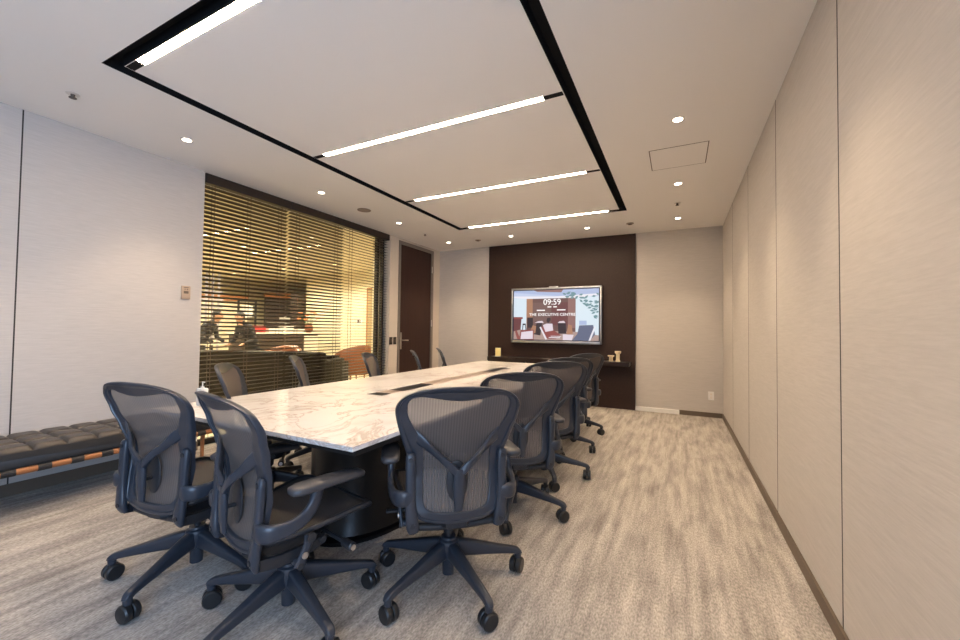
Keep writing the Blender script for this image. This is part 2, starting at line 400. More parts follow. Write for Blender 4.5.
# access hatch: dark outline gap in the ceiling
t = tag(empty('ceiling_hatch', (0, 0, H)), 'square white access hatch set flush in the ceiling near the right wall', 'hatch')
b = MB(); b.box(-0.212, 0.215, 3.548, 3.985, -0.0018, -0.0003); b.build('hatch_cover', M['ceil'], t, smooth=False)
b = MB(); b.box(-0.219, -0.212, 3.541, 3.992, -0.0012, -0.0002); b.box(0.215, 0.222, 3.541, 3.992, -0.0012, -0.0002); b.box(-0.219, 0.222, 3.541, 3.548, -0.0012, -0.0002); b.box(-0.219, 0.222, 3.985, 3.992, -0.0012, -0.0002)
b.build('hatch_gap', M['base'], t, smooth=False)

# ------------------------------------------------------------------ blinds
def blind(y0, y1, tilt, label):
    t = tag(empty('venetian_blind', (XL - 0.06, (y0 + y1) / 2, 0)), label, 'blind', 'brown venetian blinds of the glass wall')
    w = (y1 - y0) / 2
    b = MB(); b.box(-0.035, 0.052, -w - 0.002, w + 0.002, 2.605, 2.698, 0.003, 1); b.build('valance', M['slat'], t, smooth=False)
    b = MB(); z = 2.575; a = math.radians(tilt); d = 0.025
    while z > 0.10:
        pr = []
        for sgn in (1, -1):
            for q in ((-1, -0.5, 0, 0.5, 1) if sgn > 0 else (1, 0.5, 0, -0.5, -1)):
                u = q * d; c = 0.003 * (1 - q * q) + sgn * 0.0013
                pr.append((u * math.cos(a) - c * math.sin(a), z + u * math.sin(a) + c * math.cos(a)))
        b.loft([[(p[0], -w + 0.006, p[1]) for p in pr], [(p[0], w - 0.006, p[1]) for p in pr]])
        z -= 0.042
    b.build('slats', M['slat'], t)
    b = MB(); b.box(-0.026, 0.026, -w + 0.006, w - 0.006, 0.060, 0.082, 0.003, 1); b.build('bottom_rail', M['slat'], t, smooth=False)
    for yy in ((-w + 0.13, w - 0.13) if w < 0.47 else (-w + 0.10, 0.0, w - 0.10)):
        b = MB()
        for xx in (-0.027, 0.027): b.box(xx - 0.0012, xx + 0.0012, yy - 0.0025, yy + 0.0025, 0.08, 2.61)
        b.build('ladder_cord', M['cord'], t, smooth=False)
    return t
blind(WY0 + 0.012, 3.165, 17, 'leftmost brown venetian blind, beside the pale left wall')
blind(3.180, 4.055, 15, 'middle brown venetian blind with its slats tilted half shut')
blind(4.062, 4.975, -2, 'right brown venetian blind with flat open slats, next to the door')

# ------------------------------------------------------------------ TV
TY = 6.33
tv = tag(empty('wall_television', (-1.818, TY, 1.444)), 'wide wall-mounted television with silver frame showing a clock over a lounge picture', 'television')
W, Hh = 0.757, 0.462
b = MB()
b.box(-W, W, 0.0, 0.045, Hh - 0.028, Hh, 0.004, 2); b.box(-W, W, 0.0, 0.045, -Hh, -Hh + 0.042, 0.004, 2)
b.box(-W, -W + 0.026, 0.0, 0.045, -Hh, Hh, 0.004, 2); b.box(W - 0.026, W, 0.0, 0.045, -Hh, Hh, 0.004, 2)
b.build('frame', M['alu'], tv)
b = MB(); b.box(-W + 0.03, W - 0.03, 0.012, 0.06, -Hh + 0.03, Hh - 0.03, 0.004, 1); b.box(-0.4, 0.4, 0.055, 0.1005, -0.3, 0.3, 0.004, 1); b.build('housing', M['black'], tv)
b = MB(); b.box(-0.09, 0.06, -0.004, 0.03, Hh, Hh + 0.018, 0.006, 2); b.build('camera_bar', M['alu'], tv)
for e0, e1 in ((-0.58, -0.46), (0.42, 0.58)):
    b = MB(); b.box(e0, e1, 0.0, 0.03, -Hh - 0.014, -Hh); b.build('bottom_bracket', M['black'], tv, smooth=False)
SW, SH = 2 * (W - 0.026), 2 * Hh - 0.07
SX, SZ = -W + 0.026, -Hh + 0.042
def emi(c, s=0.95): s *= 2 ** -EXPO; return mat('screen_colour', (0, 0, 0), 0.4, emis=c, estr=s)
slots = [emi(c) for c in [(0.58, 0.66, 0.86), (0.20, 0.115, 0.105), (0.74, 0.86, 0.95), (0.16, 0.085, 0.08), (0.45, 0.23, 0.14), (0.46, 0.33, 0.29),
    (0.16, 0.055, 0.06), (0.035, 0.025, 0.035), (0.30, 0.08, 0.075), (0.82, 0.72, 0.80), (0.13, 0.15, 0.24), (0.16, 0.30, 0.33), (0.9, 0.88, 0.95), (0.01, 0.012, 0.03), (0.45, 0.54, 0.78), (0.30, 0.16, 0.15)]]
b = MB(); lay = [0]
def quad(poly, ci):
    lay[0] += 1; yy = 0.0108 - lay[0] * 0.00006
    f = b.bm.faces.new([b.bm.verts.new((SX + u * SW, yy, SZ + v * SH)) for u, v in poly]); f.material_index = ci
def rect(u0, u1, v0, v1, ci): quad([(u0, v0), (u1, v0), (u1, v1), (u0, v1)], ci)
rect(-0.0, 1, 0, 1, 13); rect(0.012, 0.988, 0.015, 0.985, 0)
rect(0.012, 0.17, 0.20, 0.83, 2); rect(0.74, 0.988, 0.12, 0.84, 2)
quad([(0.012, 0.985), (0.988, 0.985), (0.988, 0.90), (0.55, 0.86), (0.012, 0.95)], 14)
quad([(0.26, 0.985), (0.60, 0.985), (0.58, 0.93), (0.30, 0.955)], 15)
rect(0.17, 0.74, 0.18, 0.84, 3); rect(0.17, 0.245, 0.25, 0.83, 4); rect(0.655, 0.74, 0.25, 0.83, 15); rect(0.245, 0.46, 0.30, 0.74, 1); rect(0.47, 0.655, 0.30, 0.74, 6)
quad([(0.012, 0.84), (0.17, 0.82), (0.74, 0.82), (0.988, 0.86), (0.988, 0.89), (0.5, 0.855), (0.012, 0.875)], 12)
quad([(0.012, 0.015), (0.988, 0.015), (0.988, 0.12), (0.74, 0.18), (0.17, 0.20), (0.012, 0.22)], 5)
quad([(0.012, 0.17), (0.10, 0.21), (0.11, 0.44), (0.012, 0.45)], 6); rect(0.012, 0.125, 0.42, 0.46, 8)
quad([(0.12, 0.20), (0.128, 0.20), (0.135, 0.30), (0.155, 0.30), (0.16, 0.19), (0.168, 0.19), (0.163, 0.33), (0.125, 0.33)], 7)
rect(0.18, 0.25, 0.25, 0.45, 7); quad([(0.26, 0.12), (0.34, 0.10), (0.36, 0.36), (0.30, 0.37)], 7); quad([(0.55, 0.14), (0.64, 0.14), (0.63, 0.36), (0.54, 0.36)], 7)
quad([(0.64, 0.12), (0.71, 0.14), (0.70, 0.30), (0.66, 0.32)], 4); quad([(0.21, 0.16), (0.28, 0.14), (0.29, 0.28), (0.25, 0.30)], 4)
quad([(0.27, 0.345), (0.38, 0.345), (0.36, 0.385), (0.31, 0.375)], 9); quad([(0.54, 0.345), (0.63, 0.345), (0.61, 0.385), (0.56, 0.375)], 9)
quad([(0.41, 0.38), (0.43, 0.34), (0.46, 0.40), (0.455, 0.45), (0.42, 0.44)], 7)
quad([(0.03, 0.17), (0.06, 0.015), (0.10, 0.015), (0.05, 0.20)], 8); quad([(0.08, 0.015), (0.26, 0.015), (0.26, 0.21), (0.10, 0.20)], 8); quad([(0.10, 0.02), (0.25, 0.03), (0.25, 0.19), (0.11, 0.16)], 9)
quad([(0.33, 0.26), (0.40, 0.04), (0.52, 0.04), (0.58, 0.11), (0.50, 0.20), (0.47, 0.30)], 8); quad([(0.37, 0.30), (0.40, 0.17), (0.49, 0.20), (0.48, 0.33), (0.41, 0.33)], 9)
quad([(0.33, 0.26), (0.345, 0.27), (0.42, 0.03), (0.40, 0.02)], 12); rect(0.44, 0.57, 0.055, 0.07, 12); rect(0.46, 0.58, 0.085, 0.095, 12)
quad([(0.60, 0.02), (0.70, 0.02), (0.72, 0.12), (0.60, 0.13)], 9)
quad([(0.70, 0.015), (0.89, 0.015), (0.95, 0.13), (0.93, 0.31), (0.78, 0.30), (0.76, 0.14)], 10); quad([(0.94, 0.28), (0.96, 0.28), (0.90, 0.015), (0.88, 0.015)], 12)
rect(0.78, 0.86, 0.31, 0.39, 14)
rng = random.Random(3)
for i in range(46):
    s_ = rng.random(); u = 0.62 + 0.36 * s_ + rng.uniform(-0.03, 0.03); v = 0.93 - max(0, s_ - 0.3) * 0.55 * rng.random() - rng.uniform(0, 0.12)
    if i > 34: u = rng.uniform(0.88, 0.97); v = rng.uniform(0.45, 0.75)
    a = rng.uniform(-0.9, 0.9); l = 0.026; w_ = 0.013; ca, sa = math.cos(a), math.sin(a)
    q = [(min(0.987, max(0.013, u + (p * ca - r_ * sa))), min(0.984, v + (p * sa + r_ * ca) * 1.6)) for p, r_ in ((-l, 0), (0, -w_), (l, 0), (0, w_))]
    quad(q, 11)
b.build('screen_picture', slots, tv, smooth=False)
M['screentext'] = emi((1, 1, 1), 1.2)
def text(body, u, v, size, parent, name, sx=1.0):
    c = bpy.data.curves.new(name, 'FONT'); c.body = body; c.size = size; c.align_x = 'CENTER'; c.align_y = 'CENTER'; c.extrude = 0.0004; c.offset = 0.0003
    c.materials.append(M['screentext'])
    tmp = bpy.data.objects.new(name, c); col.objects.link(tmp); bpy.context.view_layer.update()
    me = bpy.data.meshes.new_from_object(tmp.evaluated_get(bpy.context.evaluated_depsgraph_get()))
    bpy.data.objects.remove(tmp); bpy.data.curves.remove(c); me.name = name
    o = bpy.data.objects.new(name, me); col.objects.link(o); o.parent = parent
    o.location = (SX + u * SW, 0.0046, SZ + v * SH); o.rotation_euler = (PI / 2, 0, 0); o.scale = (sx, 1, 1); return o
text('09:59', 0.475, 0.745, 0.135, tv, 'clock_lettering')
for w_, u in (('THE', 0.250), ('EXECUTIVE', 0.432), ('CENTRE', 0.652)): text(w_, u, 0.505, 0.062, tv, 'title_lettering', 1.12)
for i, (u, v, w_) in enumerate(((0.445, 0.655, 0.022), (0.51, 0.655, 0.020), (0.345, 0.59, 0.048), (0.58, 0.595, 0.048))):
    b = MB(); b.box(SX + (u - w_) * SW, SX + (u + w_) * SW, 0.0042, 0.0048, SZ + (v - 0.010) * SH, SZ + (v + 0.010) * SH); b.build('caption_line', M['screentext'], tv, smooth=False)

# shelf and what stands on it
b = MB(); b.box(-2.935, -0.640, 6.14, YB - 0.0305, 0.672, 0.735, 0.003, 1); sh = b.build('wall_shelf', M['shelf'], smooth=False)
tag(sh, 'long dark wood shelf fixed along the brown wall panel under the television', 'shelf')
b = MB(); b.box(-2.36, -2.26, 6.17, 6.25, 0.655, 0.6715); b.build('cable_box', M['black'], sh, smooth=False)
t = tag(empty('card_stand', (-2.79, 6.27, 0.7353), 0.1), 'small yellow card in a clear stand on the left end of the dark shelf', 'card')
b = MB(); b.box(-0.05, 0.05, -0.025, 0.035, 0, 0.004); b.box(-0.05, 0.05, 0.006, 0.008, 0.003, 0.145); b.build('acrylic_stand', M['white'], t, smooth=False)
b = MB(); b.box(-0.047, 0.047, 0.002, 0.006, 0.006, 0.142); b.build('card', M['yellow'], t, smooth=False)
for x, s, h, lb in ((-0.912, 0.036, 0.092, 'shorter cream flared candle holder on the right end of the dark shelf'), (-0.812, 0.034, 0.158, 'taller cream flared candle holder at the right end of the dark shelf')):
    t = tag(empty('candle_holder', (x, 6.29, 0.7353)), lb, 'candle holder', 'cream candle holders on the shelf')
    b = MB(); b.lathe([(s, 0), (s, h * 0.10), (s * 0.80, h * 0.16), (s * 0.78, h * 0.66), (s * 0.9, h * 0.74)], seg=28); b.build('stem', M['cream'], t)
    b = MB(); b.lathe([(s * 0.9, h * 0.74), (s * 1.32, h * 0.82), (s * 1.36, h), (s * 1.0, h), (s * 0.9, h * 0.95)], seg=28); b.build('cup', M['cream'], t)

# cable cover and wall plates
b = MB(); b.box(-0.575, 0.018, YB - 0.022, YB - 0.0002, 0.0003, 0.062, 0.003, 1)
for xx in (-0.40, -0.21): b.box(xx, xx + 0.012, YB - 0.025, YB - 0.002, 0.0003, 0.064)
tag(b.build('cable_cover', M['white'], smooth=False), 'white plastic cable cover on the floor right of the brown panel', 'cable cover')
t = tag(empty('power_outlet', (0.418, YB, 0.30)), 'white power outlet low on the back wall by the right corner', 'outlet')
b = MB(); b.box(-0.036, 0.036, -0.008, -0.0002, -0.06, 0.06, 0.003, 1); b.build('plate', M['white'], t, smooth=False)
b = MB()
for z in (-0.022, 0.022): b.box(-0.013, 0.013, -0.0095, -0.0078, z - 0.014, z + 0.014, 0.001, 1)
b.build('socket', M['offwhite'], t, smooth=False)
for y, lb in ((5.035, 'left dark brown switch plate on the cream post beside the blinds'), (5.135, 'right dark brown switch plate on the cream post, nearer the brown door')):
    t = tag(empty('light_switch', (XL, y, 0.995)), lb, 'switch', 'dark switch plates beside the door')
    b = MB(); b.box(0.0002, 0.009, -0.038, 0.038, -0.06, 0.06, 0.003, 1); b.build('plate', M['shelf'], t, smooth=False)
    b = MB(); b.box(0.0085, 0.012, -0.014, 0.014, -0.03, 0.03, 0.002, 1); b.build('rocker', M['base'], t, smooth=False)
t = tag(empty('control_panel', (XL, 2.06, 1.505)), 'small beige thermostat panel on the left wall beside the blinds', 'thermostat')
b = MB(); b.box(0.0, 0.014, -0.038, 0.038, -0.065, 0.06, 0.004, 2); b.build('housing', M['beigeplate'], t)
b = MB(); b.box(0.0138, 0.0155, -0.020, 0.020, -0.012, 0.012); b.build('display', M['base'], t, smooth=False)
b = MB(); b.box(0.0138, 0.016, -0.014, -0.006, 0.024, 0.032); b.box(0.0138, 0.016, 0.006, 0.014, 0.024, 0.032); b.box(0.0138, 0.016, -0.02, 0.02, 0.042, 0.047); b.build('button', M['dpanel'], t, smooth=False)

# ------------------------------------------------------------------ bench
BX0, BX1, BY0, BY1 = -4.105, -3.585, 0.05, 2.045
bn = tag(empty('leather_bench', (0, 0, 0)), 'long black tufted leather daybed on a wooden rail frame along the left wall', 'bench')
b = MB(); nx, ny = 3, 13; sx, sy = 12, 12; rows = []
xs = [BX0 + 0.0 + (BX1 - BX0) * i / (nx * sx) for i in range(nx * sx + 1)]; ys = [BY0 + (BY1 - BY0) * j / (ny * sy) for j in range(ny * sy + 1)]
for j, y in enumerate(ys):
    row = []
    for i, x in enumerate(xs):
        u = (i / sx) % 1; v = (j / sy) % 1
        pu = 1 - abs(2 * u - 1) ** 7; pv = 1 - abs(2 * v - 1) ** 7
        row.append((x, y, 0.404 + 0.034 * (pu * pv) ** 0.5))
    rows.append(row)
L = b.loft(rows, closed_ring=False)
zb = 0.318
bot = [[b.bm.verts.new((x, y, zb)) for x in (BX0, BX1)] for y in (BY0, BY1)]
def side(top, v0, v1):
    b.bm.faces.new([v0] + top + [v1]).material_index = 1
side([r[-1] for r in L], bot[0][1], bot[1][1]); side([r[0] for r in L], bot[0][0], bot[1][0]); side(L[0], bot[0][0], bot[0][1]); side(L[-1], bot[1][0], bot[1][1])
b.bm.faces.new((bot[0][0], bot[0][1], bot[1][1], bot[1][0]))
b.build('cushion', [M['leather'], M['black']], bn, ang=60)
b = MB(); b.box(BX0 + 0.02, BX1 - 0.012, BY0 + 0.02, BY1 - 0.02, 0.292, 0.3179); b.build('platform', M['black'], bn, smooth=False)
for xx in (BX0 + 0.03, BX1 - 0.012):
    b = MB(); b.lathe([(0.0205, BY0 - 0.02), (0.0205, BY1 + 0.02)], (xx, 0, 0.288), 16, 'y'); ra = b.build('rail', M['wood'], bn)
    k = 0
    while BY0 + 0.035 + 0.1485 * k < BY1 - 0.05:
        yy = BY0 - 0.003 + 0.1535 * k + 0.025
        b = MB(); b.lathe([(0.0225, yy), (0.0225, yy + 0.062)], (xx, 0, 0.288), 16, 'y'); b.box(xx - 0.02, xx + 0.008, yy, yy + 0.062, 0.288, 0.312); b.build('strap', M['black'], ra)
        k += 1
for yy in (BY0 + 0.1, BY1 - 0.06):
    for xx in (BX0 + 0.06, BX1 - 0.06):
        b = MB(); b.lathe([(0.012, 0.0005), (0.016, 0.30)], (xx, yy, 0), 14); b.build('leg', M['wood'] if yy > 1.5 else M['black'], bn)
for yy in (BY0 + 0.1, BY1 - 0.06):
    b = MB(); b.lathe([(0.014, BX0 + 0.05), (0.014, BX1 - 0.05)], (0, yy, 0.280), 14, 'x'); b.build('cross_bar', M['wood'], bn)

# ------------------------------------------------------------------ table
TBX0, TBX1, TBY0, TBY1 = -2.548, -1.098, 1.128, 5.178
tb = tag(empty('conference_table', ((TBX0 + TBX1) / 2, (TBY0 + TBY1) / 2, 0)), 'long white marble conference table on a black base', 'table')
cx, cy = tb.location.x, tb.location.y
gx0, gx1, gy0, gy1 = -1.915 - cx, -1.772 - cx, 2.08 - cy, 4.40 - cy
X0, X1, Y0, Y1 = TBX0 - cx, TBX1 - cx, TBY0 - cy, TBY1 - cy
b = MB()
def slab(poly_out, poly_in, z0, z1):
    n_ = 4
    def ring(p, z): return [b.bm.verts.new((x, y, z)) for x, y in p]
    ot, it, ob, ib = ring(poly_out, z1), ring(poly_in, z1), ring(poly_out, z0), ring(poly_in, z0)
    for k in range(4):
        j = (k + 1) % 4
        b.bm.faces.new((ot[k], ot[j], it[j], it[k])); b.bm.faces.new((ob[k], ib[k], ib[j], ob[j]))
        b.bm.faces.new((ot[k], ob[k], ob[j], ot[j])); b.bm.faces.new((it[k], it[j], ib[j], ib[k]))
slab([(X0, Y0), (X1, Y0), (X1, Y1), (X0, Y1)], [(gx0, gy0), (gx1, gy0), (gx1, gy1), (gx0, gy1)], 0.719, 0.740)
top = b.build('table_top', M['marble'], tb, smooth=False)
bv = top.modifiers.new('edge', 'BEVEL'); bv.width = 0.0025; bv.segments = 2; bv.limit_method = 'ANGLE'
b = MB(); b.box(gx0 - 0.02, gx1 + 0.02, gy0 - 0.02, gy1 + 0.02, 0.66, 0.7185); b.box(gx0 + 0.001, gx1 - 0.001, gy0 + 0.001, gy1 - 0.001, 0.7185, 0.7355); b.build('cable_channel', M['bgloss'], tb, smooth=False)
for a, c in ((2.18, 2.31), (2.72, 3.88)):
    b = MB(); b.box(gx0 + 0.002, gx1 - 0.002, a - cy, c - cy, 0.7355, 0.7385); b.build('channel_reflection', M['chanrefl'], tb, smooth=False)  # thin beige plates paint the lit wall's reflection onto the black channel
b = MB(); b.box(X0 + 0.10, X1 - 0.10, Y0 + 0.12, Y1 - 0.12, 0.655, 0.7188); b.build('under_frame', M['black'], tb, smooth=False)
for yy in (-0.90, 0.90):
    b = MB(); rings = []
    for z, s_ in ((0.0006, 1.0), (0.02, 1.0), (0.024, 0.92), (0.10, 0.86), (0.60, 0.86), (0.655, 0.90)):
        rings.append([((0.36 * s_) * math.copysign(abs(math.cos(a)) ** 0.8, math.cos(a)), yy + (0.70 * s_) * math.copysign(abs(math.sin(a)) ** 0.8, math.sin(a)), z) for a in [2 * PI * k / 56 for k in range(56)]])
    b.loft(rings); b.build('pedestal', M['bgloss'], tb)

t = tag(empty('pump_bottle', (-2.41, 1.305, 0.7404)), 'tiny white pump bottle on the near left edge of the marble table', 'bottle')
b = MB(); b.box(-0.026, 0.026, -0.020, 0.020, 0, 0.098, 0.006, 2); b.build('bottle', M['white'], t)
b = MB(); b.lathe([(0.009, 0.098), (0.009, 0.106), (0.003, 0.107), (0.003, 0.131)], seg=12); b.box(-0.003, 0.02, -0.003, 0.003, 0.129, 0.134); b.build('pump', M['white'], t)

# ------------------------------------------------------------------ chair
PROF = [(0.36, -0.200), (0.42, -0.212), (0.50, -0.200), (0.58, -0.190), (0.66, -0.202), (0.74, -0.228), (0.82, -0.258), (0.90, -0.288), (0.97, -0.318)]
def yb(x, z): return interp(PROF, z) + 0.55 * x * x
OUT = [(0, 0.960), (0.10, 0.956), (0.185, 0.939), (0.240, 0.908), (0.263, 0.866), (0.257, 0.812), (0.238, 0.745), (0.217, 0.680), (0.203, 0.620), (0.198, 0.550), (0.194, 0.470), (0.176, 0.412), (0.120, 0.382), (0, 0.370)]
INN = [(0, 0.897), (0.09, 0.906), (0.160, 0.918), (0.202, 0.906), (0.216, 0.870), (0.205, 0.820), (0.172, 0.760), (0.150, 0.712), (0.143, 0.650), (0.144, 0.570), (0.142, 0.480), (0.126, 0.437), (0.085, 0.422), (0, 0.416)]
def full(half): return [Vector((x, z, 0)) for x, z in half] + [Vector((-x, z, 0)) for x, z in half[-2:0:-1]]
def make_chair():
    t = empty('office_chair')
    O, I = spline(full(OUT), 4, True), spline(full(INN), 4, True)
    b = MB(); rings = []
    for o, i in zip(O, I):
        ring = []
        for c, d in ((1.0, 0.5), (1.0, -0.7), (0.90, -1.15), (0.70, -1.3), (0.42, -1.15), (0.30, -0.70), (0.10, -0.55), (-0.80, -0.62), (-0.96, -0.45), (-1.0, -0.1), (-1.0, 0.4), (-0.7, 0.6), (0.3, 0.8), (0.85, 0.8)):
            q = o * (0.5 + 0.5 * c) + i * (0.5 - 0.5 * c)
            ring.append((q.x, yb(q.x, q.y) + d * 0.012, q.y))
        rings.append(ring)
    b.loft(rings, True, True, False); b.build('back_frame', M['graph'], t, ang=34)
    b = MB(); cz = 0.66; rings = []
    for s_ in (1.02, 0.86, 0.70, 0.54, 0.38, 0.22, 0.08):
        rings.append([(i.x * s_, yb(i.x * s_, cz + (i.y - cz) * s_) + 0.004, cz + (i.y - cz) * s_) for i in I])
    L = b.loft(rings, True, False, False); b.bm.faces.new(L[-1]); b.build('back_mesh', M['mesh'], t, ang=80)
    # Y-shaped lumbar yoke and its pad
    b = MB()
    for s_ in (-1, 1):
        pts = [(s_ * 0.196, yb(0.196, 0.756) + 0.004, 0.756), (s_ * 0.150, yb(0.150, 0.722) - 0.006, 0.722), (s_ * 0.108, yb(0.108, 0.686) - 0.028, 0.686), (s_ * 0.060, yb(0, 0.645) - 0.052, 0.646), (s_ * 0.012, yb(0, 0.60) - 0.060, 0.598), (0, yb(0, 0.56) - 0.060, 0.565)]
        b.sweep(pts, [(0.004, 0.026), (0.008, 0.024), (0.009, 0.018), (0.010, 0.016), (0.011, 0.018), (0.011, 0.014)], up=(0.6 * s_, 0, 1), n=10, sub=3, power=3)
    pts = [(0, yb(0, 0.61) - 0.060, 0.612), (0, yb(0, 0.56) - 0.061, 0.56), (0, yb(0, 0.50) - 0.052, 0.50), (0, yb(0, 0.445) - 0.040, 0.440)]
    b.sweep(pts, [(0.022, 0.010), (0.026, 0.012), (0.024, 0.012), (0.017, 0.009)], up=(0, 1, 0), n=12, sub=3, power=2.6)
    b.build('lumbar_yoke', M['graph'], t, ang=50)
    b = MB(); b.ball((0, yb(0, 0.545) - 0.010, 0.545), 1.0, 20, 12, (0.047, 0.007, 0.088)); b.sweep([(0, yb(0, .53) - 0.055, 0.53), (0, yb(0, .53) - 0.016, 0.53)], [(0.008, 0.008)] * 2, n=8)
    b.build('lumbar_pad', M['graph2'], t)
    # side uprights, bolts and arm rests
    for s_ in (-1, 1):
        y1, y2, y3 = yb(0.2, 0.655) - 0.020, yb(0.19, 0.52) - 0.030, yb(0.18, 0.40) - 0.022
        b = MB(); b.sweep([(s_ * 0.196, y1 + 0.002, 0.668), (s_ * 0.196, y1 - 0.004, 0.650), (s_ * 0.195, y2, 0.54), (s_ * 0.194, y2 - 0.004, 0.46), (s_ * 0.186, y3 - 0.004, 0.385), (s_ * 0.180, y3 + 0.006, 0.350)],
            [(0.014, 0.010), (0.021, 0.014), (0.020, 0.015), (0.022, 0.015), (0.027, 0.015), (0.020, 0.011)], up=(0, 1, 0), n=12, sub=4, power=3)
        up = b.build('back_upright', M['graph'], t, ang=50)
        for zz, xx, yy in ((0.648, 0.196, y1 - 0.017), (0.385, 0.186, y3 - 0.018)):
            b = MB(); b.lathe([(0.010, -0.004), (0.010, 0.0), (0.006, 0.002), (0.006, 0.006)], (s_ * xx, yy, zz), 12, 'y'); b.build('bolt', M['graph2'], up)
        b = MB(); yc = y2 - 0.004
        b.sweep([(s_ * 0.195, yc, 0.492), (s_ * 0.226, yc - 0.002, 0.492), (s_ * 0.254, yc + 0.022, 0.492), (s_ * 0.270, yc + 0.080, 0.498), (s_ * 0.274, yc + 0.130, 0.518), (s_ * 0.272, yc + 0.165, 0.556), (s_ * 0.268, yc + 0.180, 0.612)],
            [(0.014, 0.031), (0.015, 0.033), (0.013, 0.031), (0.012, 0.026), (0.012, 0.024), (0.013, 0.023), (0.020, 0.024)], up=(0, -0.02, 1), n=14, sub=4, power=3)
        ar = b.build('armrest', M['graph'], t, ang=50)
        b = MB(); rings = []
        for q, w_, hh in ((-0.178, 0.016, 0.008), (-0.170, 0.031, 0.014), (-0.143, 0.040, 0.018), (-0.02, 0.042, 0.018), (0.08, 0.038, 0.016), (0.115, 0.031, 0.013), (0.127, 0.016, 0.007)):
            rings.append([(s_ * (0.278 - 0.03 * (q + 0.16)) + w_ * math.copysign(abs(math.cos(a)) ** 0.7, math.cos(a)), 0.035 + q, 0.624 + hh * math.copysign(abs(math.sin(a)) ** 0.7, math.sin(a)) - 0.10 * max(0, q) ** 2 * 6) for a in [2 * PI * k / 16 for k in range(16)]])
        b.loft(rings); b.build('arm_pad', M['armpad'], ar, ang=60)
    # seat
    so = [(0, -0.205), (0.10, -0.203), (0.175, -0.180), (0.205, -0.12), (0.225, -0.03), (0.248, 0.08), (0.256, 0.18), (0.235, 0.238), (0.13, 0.262), (0, 0.266)]
    def sz(x, y): return 0.438 + 0.02 * y / 0.2 + 0.25 * x * x - 1.9 * max(0, y - 0.13) ** 2 - 0.012 * (1 - min(1, abs(y) / 0.2)) * 0.6
    S = spline(full(so), 4, True); rings = []
    b = MB()
    for o in S:
        ring = []
        for k in range(10):
            a = 2 * PI * k / 10; c, d = math.cos(a), math.sin(a)
            f_ = 1 - 0.055 * (1 - c); q = o * f_
            ring.append((q.x, q.y, sz(q.x, q.y) - 0.004 + d * 0.012))
        rings.append(ring)
    b.loft(rings, True, True, False); b.build('seat_frame', M['graph2'], t, ang=60)
    b = MB(); rings = []
    for s_ in (0.93, 0.78, 0.62, 0.46, 0.30, 0.14): rings.append([(o.x * s_, o.y * s_, sz(o.x * s_, o.y * s_) + 0.002) for o in S])
    L = b.loft(rings, True, False, False); b.bm.faces.new(L[-1]); b.build('seat', M['seatmesh'], t, ang=80)
    # mechanism
    b = MB(); rings = []
    for y, w_, z0, z1 in ((-0.20, 0.045, 0.345, 0.375), (-0.15, 0.085, 0.325, 0.385), (-0.05, 0.10, 0.300, 0.405), (0.06, 0.095, 0.305, 0.400), (0.13, 0.06, 0.33, 0.375)):
        rings.append([((w_) * math.copysign(abs(math.cos(a)) ** 0.5, math.cos(a)), y, (z0 + z1) / 2 + (z1 - z0) / 2 * math.copysign(abs(math.sin(a)) ** 0.5, math.sin(a))) for a in [2 * PI * k / 16 + PI / 16 for k in range(16)]])
    b.loft(rings); b.build('tilt_mechanism', M['graph2'], t, ang=50)
    b = MB(); b.sweep([(-0.170, -0.165, 0.352), (-0.10, -0.165, 0.345), (0, -0.165, 0.342), (0.10, -0.165, 0.345), (0.170, -0.165, 0.352)], [(0.016, 0.014)] * 5, n=10, sub=3, power=3)
    for s_ in (-1, 1): b.sweep([(s_ * 0.180, -0.205, 0.362), (s_ * 0.186, -0.12, 0.350), (s_ * 0.180, 0.0, 0.352), (s_ * 0.165, 0.06, 0.358)], [(0.012, 0.022), (0.012, 0.024), (0.012, 0.022), (0.010, 0.016)], n=10, sub=3, power=3)
    b.sweep([(-0.19, 0.04, 0.36), (0.19, 0.04, 0.36)], [(0.014, 0.014)] * 2, n=10)
    b.build('swing_frame', M['graph2'], t, ang=50)
    for s_ in (-1, 1):
        b = MB(); b.sweep([(s_ * 0.222, -0.070, 0.318), (s_ * 0.226, -0.062, 0.350), (s_ * 0.230, -0.045, 0.390), (s_ * 0.234, -0.035, 0.425)], [(0.024, 0.009), (0.017, 0.009), (0.018, 0.009), (0.027, 0.010)], up=(1, 0, 0), n=14, sub=3)
        b.sweep([(s_ * 0.18, -0.07, 0.325), (s_ * 0.225, -0.07, 0.325)], [(0.014, 0.014)] * 2, n=10)
        ln = b.build('seat_link', M['graph'], t, ang=50)
        for y, z, r_, o_ in ((-0.070, 0.320, 0.013, 0.229), (-0.058, 0.357, 0.012, 0.236), (-0.038, 0.416, 0.018, 0.243)):
            b = MB(); b.lathe([(r_, -s_ * 0.006), (r_, s_ * 0.003), (r_ * 0.6, s_ * 0.004)], (s_ * o_, y, z), 16, 'x'); b.build('bolt', M['steel'] if r_ == 0.012 else M['graph2'], ln)
    b = MB(); b.lathe([(0.008, 0.06), (0.008, 0.24), (0.017, 0.245), (0.018, 0.300), (0.014, 0.304)], (0, 0.10, 0.345), 14, 'x'); lv = b.build('adjustment_lever', M['graph2'], t)
    b = MB(); b.lathe([(0.011, 0.3042), (0.011, 0.307)], (0, 0.10, 0.345), 12, 'x'); b.build('lever_cap', M['steel'], lv)
    b = MB(); b.lathe([(0.008, -0.24), (0.008, -0.06)], (0, 0.02, 0.345), 12, 'x'); b.box(-0.29, -0.23, 0.005, 0.035, 0.340, 0.350, 0.003, 1); b.build('adjustment_lever', M['graph2'], t)
